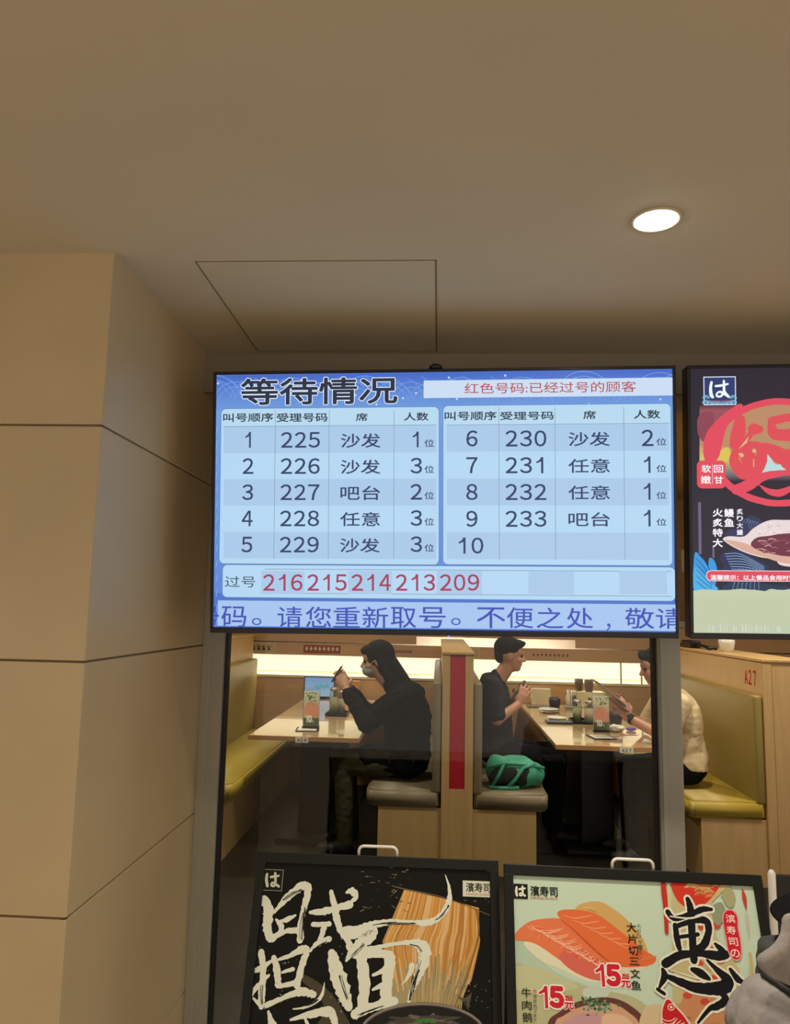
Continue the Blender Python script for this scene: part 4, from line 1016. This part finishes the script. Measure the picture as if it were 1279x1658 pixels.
# ================================================================== PEOPLE
from mathutils import noise
def remesh(prims, voxel, name, m, parent, smooth_it=3, fold=0):
    """one continuous surface grown over a set of overlapping body volumes"""
    bm = bmesh.new()
    for p in prims:
        if p[0] == 'c':
            _, a, b, ra, rb = p; a, b = Vector(a), Vector(b); d = b-a; L = d.length
            z = d.normalized() if L > 1e-6 else Vector((0, 0, 1)); x = z.orthogonal().normalized(); y = z.cross(x)
            prof = [(-math.pi/2+i*math.pi/2/5, ra, 0) for i in range(6)] + [(i*math.pi/2/5, rb, L) for i in range(6)]
            rings = []; N = 16
            for an, r, off in prof:
                rr, zz = r*math.cos(an), off+r*math.sin(an)
                if rr < 1e-5: rings.append([bm.verts.new(a+z*zz)])
                else: rings.append([bm.verts.new(a+z*zz+(x*math.cos(2*PI*k/N)+y*math.sin(2*PI*k/N))*rr) for k in range(N)])
            for q, w in zip(rings, rings[1:]):
                for k in range(N):
                    u = []
                    for v in (q[k % len(q)], q[(k+1) % len(q)] if len(q) > 1 else q[0], w[(k+1) % len(w)] if len(w) > 1 else w[0], w[k % len(w)]):
                        if v not in u: u.append(v)
                    if len(u) > 2: bm.faces.new(u)
        else:
            _, c, ax, rad = p     # ax: 3 unit axes
            r = bmesh.ops.create_icosphere(bm, subdivisions=3, radius=1)
            for v in r['verts']: v.co = Vector(c)+ax[0]*v.co.x*rad[0]+ax[1]*v.co.y*rad[1]+ax[2]*v.co.z*rad[2]
    bmesh.ops.recalc_face_normals(bm, faces=bm.faces)
    me = bpy.data.meshes.new('tmp'); bm.to_mesh(me); bm.free()
    o = bpy.data.objects.new('tmp', me); C.objects.link(o)
    md = o.modifiers.new('r', 'REMESH'); md.mode = 'VOXEL'; md.voxel_size = voxel
    ms = o.modifiers.new('s', 'SMOOTH'); ms.factor = .5; ms.iterations = smooth_it
    bpy.context.view_layer.update(); dg = bpy.context.evaluated_depsgraph_get()
    m2 = bpy.data.meshes.new_from_object(o.evaluated_get(dg)); bpy.data.objects.remove(o); bpy.data.meshes.remove(me)
    m2.name = name; m2.materials.clear(); m2.materials.append(m)
    for p in m2.polygons: p.use_smooth = True; p.material_index = 0
    if fold:
        ns = [v.normal.copy() for v in m2.vertices]
        for v, n_ in zip(m2.vertices, ns):
            q = v.co
            k = noise.noise(Vector((q.x*9, q.y*9, q.z*16)))+.6*noise.noise(Vector((q.x*22+3, q.y*22, q.z*30)))
            v.co = q+n_*(fold*(abs(k)*1.6-.5))
    ob = bpy.data.objects.new(name, m2); C.objects.link(ob)
    if parent:
        ob.parent = parent; bpy.context.view_layer.update(); ob.matrix_parent_inverse = parent.matrix_world.inverted()
    return ob
V3 = Vector
def head_prims(c, f, u):
    l = u.cross(f).normalized(); f = f.normalized(); u = f.cross(l).normalized() if False else u.normalized()
    P = lambda a, b, c_: c+f*a+l*b+u*c_
    ax = (f, l, u); pr = [('e', P(-.012, 0, .022), ax, (.094, .074, .092)), ('e', P(.028, 0, -.038), ax, (.062, .058, .075)), ('e', P(.052, 0, -.082), ax, (.034, .034, .026)),
         ('e', P(.055, 0, .03), ax, (.036, .058, .045)), ('c', P(.084, 0, .012), P(.108, 0, -.022), .009, .0125), ('e', P(.094, 0, -.026), ax, (.014, .018, .009)),
         ('e', P(.080, 0, -.052), ax, (.014, .024, .007)), ('e', P(.078, 0, -.063), ax, (.013, .020, .007)), ('c', P(.076, .03, .028), P(.084, -.03, .028), .010, .010)]
    for s in (-1, 1): pr += [('e', P(-.005, s*.075, -.008), (f, l, u), (.018, .008, .030)), ('e', P(.058, s*.036, -.025), ax, (.028, .024, .026))]
    return pr, P, ax
def eyes(P, ax, parent):
    for s in (-1, 1):
        bm = bmesh.new(); bmesh.ops.create_icosphere(bm, subdivisions=2, radius=.011, matrix=Matrix.Translation(P(.078, s*.031, .008))); e = link('eye', bm, M['hair'], parent, True)
def hand_prims(w, d, n, curl=.5, spread=.12, size=1.0):
    """w wrist, d finger direction, n palm normal (the side the fingers curl to)"""
    d = V3(d).normalized(); n = V3(n); n = (n-d*n.dot(d)).normalized(); s = d.cross(n)
    pr = [('e', w+d*.045*size, (d, s, n), (.048*size, .040*size, .016*size)), ('c', w-d*.01, w+d*.03*size, .021*size, .022*size)]
    for k, (off, L, a) in enumerate(((-.030, .070, -1.2), (-.010, .078, -.3), (.010, .074, .4), (.029, .058, 1.3))):
        b = w+d*.082*size+s*off*size; dd = (d+s*spread*a).normalized()
        c1 = curl*.55; d1 = (dd*math.cos(c1)+n*math.sin(c1)); p1 = b+d1*L*.45*size
        c2 = c1+curl*.8; d2 = (dd*math.cos(c2)+n*math.sin(c2)); p2 = p1+d2*L*.32*size
        c3 = c2+curl*.5; d3 = (dd*math.cos(c3)+n*math.sin(c3)); p3 = p2+d3*L*.22*size
        pr += [('c', b-d*.01, p1, .0095*size, .0085*size), ('c', p1, p2, .0085*size, .0078*size), ('c', p2, p3, .0078*size, .0068*size)]
    t0 = w+d*.025*size-s*.034*size; t1 = t0+(d*.6-s*.55+n*.45).normalized()*.038*size; t2 = t1+(d*.85-s*.1+n*.45).normalized()*.030*size
    pr += [('c', t0+s*.012*size, t1, .0125*size, .0105*size), ('c', t1, t2, .0105*size, .008*size)]
    return pr
def limb(a, b, c, r): return [('c', V3(a), V3(b), r[0], r[1]), ('c', V3(b), V3(c), r[1]*.97, r[2])]
Zu = V3((0, 0, 1))
def person(name_label, J, face_dir, head_up, garments, skin, hair_fn, hands, voxel=.006, extras=None):
    """J: joints in world space"""
    f = J['fwd'].normalized(); l = Zu.cross(f).normalized(); ax = (f, l, Zu)
    t = empty('person', (J['pelvis'].x, J['pelvis'].y, J.get('base', 0)), name_label, 'person')
    hp, P, hax = head_prims(J['head'], V3(face_dir).normalized(), V3(head_up).normalized())
    body = hp + [('c', J['neck']-Zu*.02, J['head']-Zu*.05, .058, .052)]
    tor = lambda g: [('e', J['pelvis']+Zu*.03, ax, (.115+g, .165+g, .11+g)), ('e', J['belly'], ax, (.110+g, .145+g, .14+g)), ('e', J['chest'], ax, (.112+g, .155+g, .16+g)),
                     ('c', J['pelvis']+Zu*.04, J['chest'], .125+g, .115+g), ('c', J['ls']-l*.03, J['rs']+l*.03, .062+g, .062+g), ('c', J['chest']+Zu*.05, J['neck'], .085+g*.6, .055+g*.6)]
    arms = lambda g: limb(J['ls'], J['le'], J['lw'], (.050+g, .040+g, .028+g)) + limb(J['rs'], J['re'], J['rw'], (.050+g, .040+g, .028+g))
    legs = lambda g, k=1: limb(J['pelvis']+l*.09, J['lk'], J['lf'], (.080+g, .055+g, .040+g)) + limb(J['pelvis']-l*.09, J['rk'], J['rf'], (.080+g, .055+g, .040+g))
    body += tor(-.008) + arms(0) + legs(-.008)
    for h in hands: body += hand_prims(*h)
    bo = remesh(body, voxel, 'body', M[skin], t)
    eyes(P, hax, bo)
    garments(t, f, l, ax, tor, arms, legs, J, P, hax, limb)
    hair_fn(t, P, hax)
    for s in ('lf', 'rf'): remesh([('e', J[s]-Zu*.025+f*.02, ax, (.07, .048, .045)), ('e', J[s]+f*.10-Zu*.035, ax, (.085, .046, .035))], .008, 'shoe', M['shoe'], t)
    return t, P, hax
def mv(*a): return V3(a)

# -- person in the black coat at table A26, facing left, holding a phone up
J = dict(fwd=mv(-1, .02, 0), pelvis=mv(-.19, 5.08, .585), belly=mv(-.20, 5.08, .74), chest=mv(-.215, 5.09, .90), neck=mv(-.29, 5.10, 1.06), head=mv(-.405, 5.10, 1.215),
         ls=mv(-.235, 4.93, .99), rs=mv(-.235, 5.26, .99), le=mv(-.45, 4.93, .825), re=mv(-.46, 5.28, .825), lw=mv(-.60, 5.04, 1.025), rw=mv(-.60, 5.15, 1.025),
         lk=mv(-.60, 4.98, .56), rk=mv(-.60, 5.20, .56), lf=mv(-.57, 4.97, .09), rf=mv(-.56, 5.2, .09))
def g(t, f, l, ax, tor, arms, legs, J, P, hax, limb):
    pr = tor(.028) + [('c', J['ls'], J['le'], .075, .062), ('c', J['le'], J['lw']-(J['lw']-J['le'])*.12, .062, .046), ('c', J['rs'], J['re'], .075, .062), ('c', J['re'], J['rw']-(J['rw']-J['re'])*.12, .062, .046)]
    pr += [('e', J['pelvis']+mv(-.02, 0, -.02), ax, (.16, .20, .09)), ('c', J['pelvis']+l*.09, J['pelvis']+l*.09+f*.26+Zu*.0, .10, .085), ('c', J['pelvis']-l*.09, J['pelvis']-l*.09+f*.26, .10, .085),
           ('e', mv(-.20, 5.09, .99), ax, (.12, .19, .10)), ('e', mv(-.165, 5.09, .80), ax, (.125, .20, .26)), ('c', mv(-.30, 5.04, 1.055), mv(-.30, 5.16, 1.055), .062, .062)]
    remesh(pr, .008, 'coat', M['coat'], t, 10, fold=.010)
    remesh(legs(.012), .008, 'trousers', M['trousers'], t, 5, .004)
    m_ = remesh([('e', P(.060, 0, -.052), hax, (.052, .056, .045)), ('e', P(.088, 0, -.035), hax, (.022, .026, .024))], .004, 'face_mask', M['mask'], t, 2)
    for s in (-1, 1):
        bm = bmesh.new(); tube(bm, [P(.06, s*.058, -.03), P(.03, s*.075, -.005), P(-.005, s*.082, .012)], .0015, 6); link('ear_loop', bm, M['paper'], m_)
def hr_(t, P, ax):
    remesh([('e', P(-.022, 0, .036), ax, (.105, .088, .100)), ('e', P(.045, 0, .078), ax, (.056, .066, .036)), ('e', P(-.05, 0, -.03), ax, (.07, .088, .11)),
            ('c', P(-.055, 0, -.02), P(-.14, 0, -.20), .075, .07), ('c', P(-.02, .076, .03), P(-.055, .085, -.12), .022, .026), ('c', P(-.02, -.076, .03), P(-.055, -.085, -.12), .022, .026),
            ('c', P(-.02, -.075, .04), P(-.03, -.082, -.14), .024, .03)], .006, 'hair', M['hair'], t, 4)
person('person in black coat and pale face mask holding up a phone at a table', J, (-1, .02, -.20), (-.2, 0, 1), g, 'skin_pale', hr_,
       [(J['lw'], (-.42, .28, .85), (-.3, .95, -.1), .35, .05), (J['rw'], (-.42, -.28, .85), (-.3, -.95, -.1), .45, .05)])
t = empty('mobile_phone', (-.655, 5.09, 1.06), 'dark phone held upright by the person in the black coat', 'phone')
mx = frame_mx((-.668, 5.09, 1.125), Zu.cross(mv(-.85, 0, .5)).normalized(), mv(-.85, 0, .5).normalized(), mv(.5, 0, .85).normalized())
link('casing', BX(-.036, .036, -.004, .004, -.065, .055, .003, mx=mx), M['black_plastic'], t)
link('screen', BX(-.033, .033, -.0052, -.0042, -.060, .050, mx=mx), M['navy_cup'], t)

# -- man in a charcoal tee at table A27, facing right
J = dict(fwd=mv(1, 0, 0), pelvis=mv(.405, 5.55, .585), belly=mv(.395, 5.55, .74), chest=mv(.39, 5.55, .93), neck=mv(.425, 5.55, 1.085), head=mv(.512, 5.55, 1.245),
         ls=mv(.375, 5.73, 1.035), rs=mv(.375, 5.37, 1.035), le=mv(.43, 5.76, .82), re=mv(.405, 5.33, .82), lw=mv(.575, 5.64, .925), rw=mv(.56, 5.44, .915),
         lk=mv(.83, 5.67, .56), rk=mv(.83, 5.43, .56), lf=mv(.80, 5.66, .09), rf=mv(.80, 5.42, .09))
def g(t, f, l, ax, tor, arms, legs, J, P, hax, limb):
    pr = tor(.014)
    for a, b in (('ls', 'le'), ('rs', 're')): pr.append(('c', J[a], J[a]+(J[b]-J[a])*.80, .068, .066))
    remesh(pr, .007, 'tee_shirt', M['tee'], t, 10, fold=.005)
    remesh(legs(.012)+[('e', J['pelvis'], ax, (.125, .18, .10))], .008, 'trousers', M['dark_trousers'], t, 5, .004)
def hr_(t, P, ax):
    remesh([('e', P(-.022, 0, .050), ax, (.100, .082, .086)), ('e', P(.035, 0, .088), ax, (.064, .066, .034)), ('e', P(-.068, 0, -.005), ax, (.042, .066, .062)), ('e', P(.075, 0, .098), ax, (.030, .048, .016))], .005, 'hair', M['hair'], t, 3)
person('man in a charcoal t-shirt tapping a phone, seated behind the teal bag', J, (1, 0, -.12), (.10, 0, 1), g, 'skin', hr_,
       [(J['rw'], (.45, .10, .88), (.15, .9, .0), .35, .16), (J['lw'], (.40, -.25, .85), (0, -1, .1), .6, .1)])
mx = frame_mx((.565, 5.535, 1.0), mv(0, 1, 0), mv(-.80, 0, .6).normalized(), mv(.6, 0, .8).normalized())
bm = BX(-.037, .037, -.006, .006, -.09, .09, .004, mx=mx)
tag(root_mesh('mobile_phone', bm, M['brown_case']), 'phone in a dark brown case held by the man in the charcoal t-shirt', 'phone')

# -- man in a cream shirt at table A27, facing left
J = dict(fwd=mv(-1, 0, 0), pelvis=mv(1.60, 5.15, .585), belly=mv(1.575, 5.15, .74), chest=mv(1.55, 5.15, .91), neck=mv(1.495, 5.15, 1.05), head=mv(1.428, 5.15, 1.215),
         ls=mv(1.52, 4.97, .99), rs=mv(1.52, 5.33, .99), le=mv(1.41, 4.93, .80), re=mv(1.42, 5.40, .80), lw=mv(1.245, 5.12, .885), rw=mv(1.235, 5.26, .90),
         lk=mv(1.26, 5.03, .56), rk=mv(1.26, 5.27, .56), lf=mv(1.27, 5.03, .09), rf=mv(1.27, 5.27, .09))
def g(t, f, l, ax, tor, arms, legs, J, P, hax, limb):
    pr = tor(.022)+[('e', mv(1.60, 5.15, .86), ax, (.11, .17, .20))]
    for a, b in (('ls', 'le'), ('rs', 're')): pr.append(('c', J[a], J[a]+(J[b]-J[a])*.78, .075, .070))
    remesh(pr, .007, 'shirt', M['cream_shirt'], t, 14, fold=.004)
    remesh(legs(.012)+[('e', J['pelvis'], ax, (.13, .185, .09))], .008, 'trousers', M['dark_trousers'], t, 5, .004)
def hr_(t, P, ax):
    remesh([('e', P(-.022, 0, .050), ax, (.100, .080, .082)), ('e', P(.030, 0, .085), ax, (.062, .062, .032)), ('e', P(-.066, 0, 0), ax, (.042, .064, .055))] +
           [('e', P(.02+.05*math.cos(k*1.7), .05*math.sin(k*2.3), .105+.008*math.sin(k*3)), ax, (.02, .02, .015)) for k in range(9)], .005, 'hair', M['hair'], t, 2)
person('man in a cream shirt with a wristwatch reading a menu, partly behind the grey mullion', J, (-1, 0, -.28), (-.28, 0, 1), g, 'skin', hr_,
       [(J['lw'], (-.45, .05, .80), (-.3, .9, 0), .5, .08), (J['rw'], (-.4, -.1, .85), (0, -.9, -.2), .5, .08)])
t = empty('wristwatch', (1.25, 5.115, .88), 'dark wristwatch on the forearm of the man in the cream shirt', 'watch')
d = (mv(1.245, 5.12, .885)-mv(1.41, 4.93, .80)).normalized(); cw = mv(1.245, 5.12, .885)-d*.02
bm = bmesh.new(); tube(bm, [cw-d*.012, cw+d*.012], .034, 20); link('strap', bm, M['strap'], t, True)
bm = bmesh.new(); n_ = mv(-.3, -.75, .55); n_ = (n_-d*n_.dot(d)).normalized(); tube(bm, [cw+n_*.030, cw+n_*.042], .019, 20); link('watch_face', bm, M['black_plastic'], t)
mx = frame_mx((1.13, 5.20, 1.04), mv(0, 1, 0), mv(.62, 0, .78).normalized(), mv(-.78, 0, .62).normalized())
bm = BX(-.10, .10, -.004, .004, -.12, .12, .003, mx=mx); tag(root_mesh('menu_folder', bm, M['tan_case']), 'tan flat menu tilted in the hands of the man in the cream shirt', 'menu')
mx = frame_mx((1.165, 5.085, .972), mv(0, 1, 0), mv(.55, 0, .83).normalized(), mv(-.83, 0, .55).normalized())
bm = BX(-.036, .036, -.005, .005, -.075, .075, .003, mx=mx); tag(root_mesh('mobile_phone', bm, M['brown_case']), 'brown-backed phone held below the tan menu by the man in the cream shirt', 'phone')

# -- person in the grey hoodie at the lower right corner, close to the camera
st = empty('waiting_stool', (.71, 1.36, 0), 'low round stool under the person in the grey hoodie', 'stool')
bm = bmesh.new(); lathe(bm, [(0, .33), (.17, .33), (.18, .345), (.18, .37), (.17, .38), (0, .38)], (.71, 1.36, 0), 32); link('seat', bm, M['strap'], st, True)
for k in range(4):
    a_ = PI/4+k*PI/2; bm = bmesh.new(); tube(bm, [(.71+.13*math.cos(a_), 1.36+.13*math.sin(a_), .33), (.71+.17*math.cos(a_), 1.36+.17*math.sin(a_), 0)], .012, 8); link('leg', bm, M['steel'], st)
J = dict(fwd=mv(-.10, 1, 0).normalized(), pelvis=mv(.71, 1.36, .47), belly=mv(.70, 1.38, .60), chest=mv(.69, 1.38, .76), neck=mv(.685, 1.36, .895), head=mv(.690, 1.375, 1.025),
         ls=mv(.566, 1.35, .878), rs=mv(.86, 1.39, .86), le=mv(.505, 1.42, .63), re=mv(.92, 1.42, .63), lw=mv(.60, 1.58, .56), rw=mv(.80, 1.58, .56),
         lk=mv(.61, 1.66, .44), rk=mv(.80, 1.66, .44), lf=mv(.61, 1.58, .09), rf=mv(.80, 1.58, .09))
def g(t, f, l, ax, tor, arms, legs, J, P, hax, limb):
    pr = tor(.03) + [('c', J['ls'], J['le'], .088, .07), ('c', J['le'], J['lw'], .066, .042), ('c', J['rs'], J['re'], .088, .07), ('c', J['re'], J['rw'], .066, .042),
                     ('c', J['neck']+l*.06-Zu*.0, J['ls']+Zu*.005, .075, .09), ('c', J['neck']-l*.06, J['rs']+Zu*.005, .075, .09)]
    ho = remesh(pr, .007, 'hoodie', M['hoodie'], t, 10, fold=.008)
    # bunched hood behind the neck
    hood = []
    for k in range(13):
        a0, a1 = math.radians(-150+k*23), math.radians(-150+(k+1)*23)
        q = lambda a: J['neck']+mv(.105*math.cos(a), .085*math.sin(a)-.015, .015+.018*math.sin(3*a))
        hood.append(('c', q(a0), q(a1), .036+.006*math.sin(k*2.1), .036+.006*math.sin((k+1)*2.1)))
    hp_ = [at(*q) for q in ((1280, 1492, 1.28), (1277, 1520, 1.27), (1262, 1543, 1.26), (1238, 1558, 1.26), (1256, 1572, 1.27))]
    for q0, q1 in zip(hp_, hp_[1:]): hood.append(('c', q0, q1, .013, .013))
    c0 = at(1345, 1565, 1.27)
    hood += [('e', c0, ax, (.05, .06, .06)), ('c', at(1305, 1515, 1.28), at(1292, 1560, 1.27), .024, .026), ('c', at(1258, 1566, 1.28), at(1300, 1580, 1.28), .018, .022)]
    remesh(hood, .005, 'hood', M['hoodie'], ho, 5)
    col = []
    for k in range(12):
        a0, a1 = 2*PI*k/12, 2*PI*(k+1)/12
        for dz, r in ((.045, .022), (.07, .02), (.09, .017)):
            q = lambda a: J['neck']+mv(-.030+.100*math.cos(a), .012+.080*math.sin(a), dz+.016*math.cos(a+2.6))
            col.append(('c', q(a0), q(a1), r, r))
    remesh(col, .005, 'collar', M['collar'], t, 2)
    from mathutils.bvhtree import BVHTree
    bvh = BVHTree.FromPolygons([v.co.copy() for v in ho.data.vertices], [tuple(q.vertices) for q in ho.data.polygons])
    pts = []
    for k in range(12):
        h = bvh.ray_cast(CAM, ray(1236+k*10, 1580+k*7.0).normalized())
        if h[0]: pts.append(h[0]+h[1]*.003)
    if len(pts) > 3:
        bm = bmesh.new(); tube(bm, pts, .0055, 8); link('strap', bm, M['strap'], ho, True)
    remesh(legs(.012)+[('e', J['pelvis'], ax, (.13, .185, .09))], .009, 'trousers', M['dark_trousers'], t, 5, .004)
def hr_(t, P, ax):
    remesh([('e', P(-.025, 0, .02), ax, (.095, .084, .09)), ('e', P(-.07, 0, -.04), ax, (.045, .07, .06))], .006, 'hair', M['hair'], t, 3)
    f_, l_, u_ = ax
    pr = [('e', P(-.035, 0, .075), ax, (.102, .090, .080))]
    h = remesh(pr, .005, 'hat', M['cap'], t, 3)
    bm = bmesh.new(); N = 48; rr = [(.088, .056), (.105, .052), (.142, .040), (.145, .038), (.142, .036), (.105, .046), (.086, .050)]
    rings = [[bm.verts.new(P(-.028+r*math.cos(2*PI*k/N)*1.02, r*.94*math.sin(2*PI*k/N), z)) for k in range(N)] for r, z in rr]
    for i in range(len(rr)):
        a_, b_ = rings[i], rings[(i+1) % len(rr)]
        for k in range(N): bm.faces.new((a_[k], a_[(k+1) % N], b_[(k+1) % N], b_[k]))
    link('brim', bm, M['cap'], h, True)
    remesh([('e', P(.060, 0, -.052), ax, (.052, .056, .048))], .004, 'face_mask', M['navy_cup'], t, 2)
person('person in grey hoodie and black brimmed hat seen from behind, lower right corner', J, (-.90, .40, -.10), (-.06, .0, 1), g, 'skin', hr_,
       [(J['lw'], (.3, .9, -.25), (.3, 0, -1), .6, .08), (J['rw'], (-.3, .9, -.25), (-.3, 0, -1), .6, .08)], voxel=.006)
# white post and black panel of another stand behind that person
p = at(1249, 1412, 2.35); q = at(1253, 1419, 2.35)
t = empty('sign_stand', (p.x+.08, 2.35, 0), 'white post with a black panel standing behind the person in the hoodie', 'sign stand')
bm = bmesh.new(); tube(bm, [(p.x+.004, 2.35, .0), (p.x, 2.35, p.z-.004), (p.x, 2.35, p.z+.006)], [.011, .011, .006], 12); link('post', bm, M['white_metal'], t, True)
link('panel', BX(q.x+.008, q.x+.45, 2.36, 2.375, .25, q.z, .003), M['black_plastic'], t)
link('base', BX(p.x-.06, p.x+.35, 2.25, 2.47, 0, .012, .004), M['black_plastic'], t)

# ================================================================== CAMERA, WORLD, RENDER LOOK
cam = bpy.data.cameras.new('camera'); cam.sensor_fit = 'HORIZONTAL'; cam.sensor_width = 36; cam.lens = FPX/1279*36; cam.clip_start = .05
co = bpy.data.objects.new('camera', cam); C.objects.link(co); co.matrix_world = frame_mx(CAM, R, U, -F)
bpy.context.scene.camera = co
w = bpy.data.worlds.new('world'); bpy.context.scene.world = w; w.use_nodes = True
w.node_tree.nodes['Background'].inputs[0].default_value = (1, .88, .74, 1); w.node_tree.nodes['Background'].inputs[1].default_value = .82
sc = bpy.context.scene
sc.view_settings.view_transform = 'Standard'; sc.view_settings.look = 'None'; sc.view_settings.gamma = 1; sc.view_settings.exposure = 0
sc.view_settings.use_curve_mapping = False
sc.cycles.use_denoising = True
sc.cycles.max_bounces = 8
sc.cycles.transparent_max_bounces = 16
sc.cycles.sample_clamp_indirect = 4
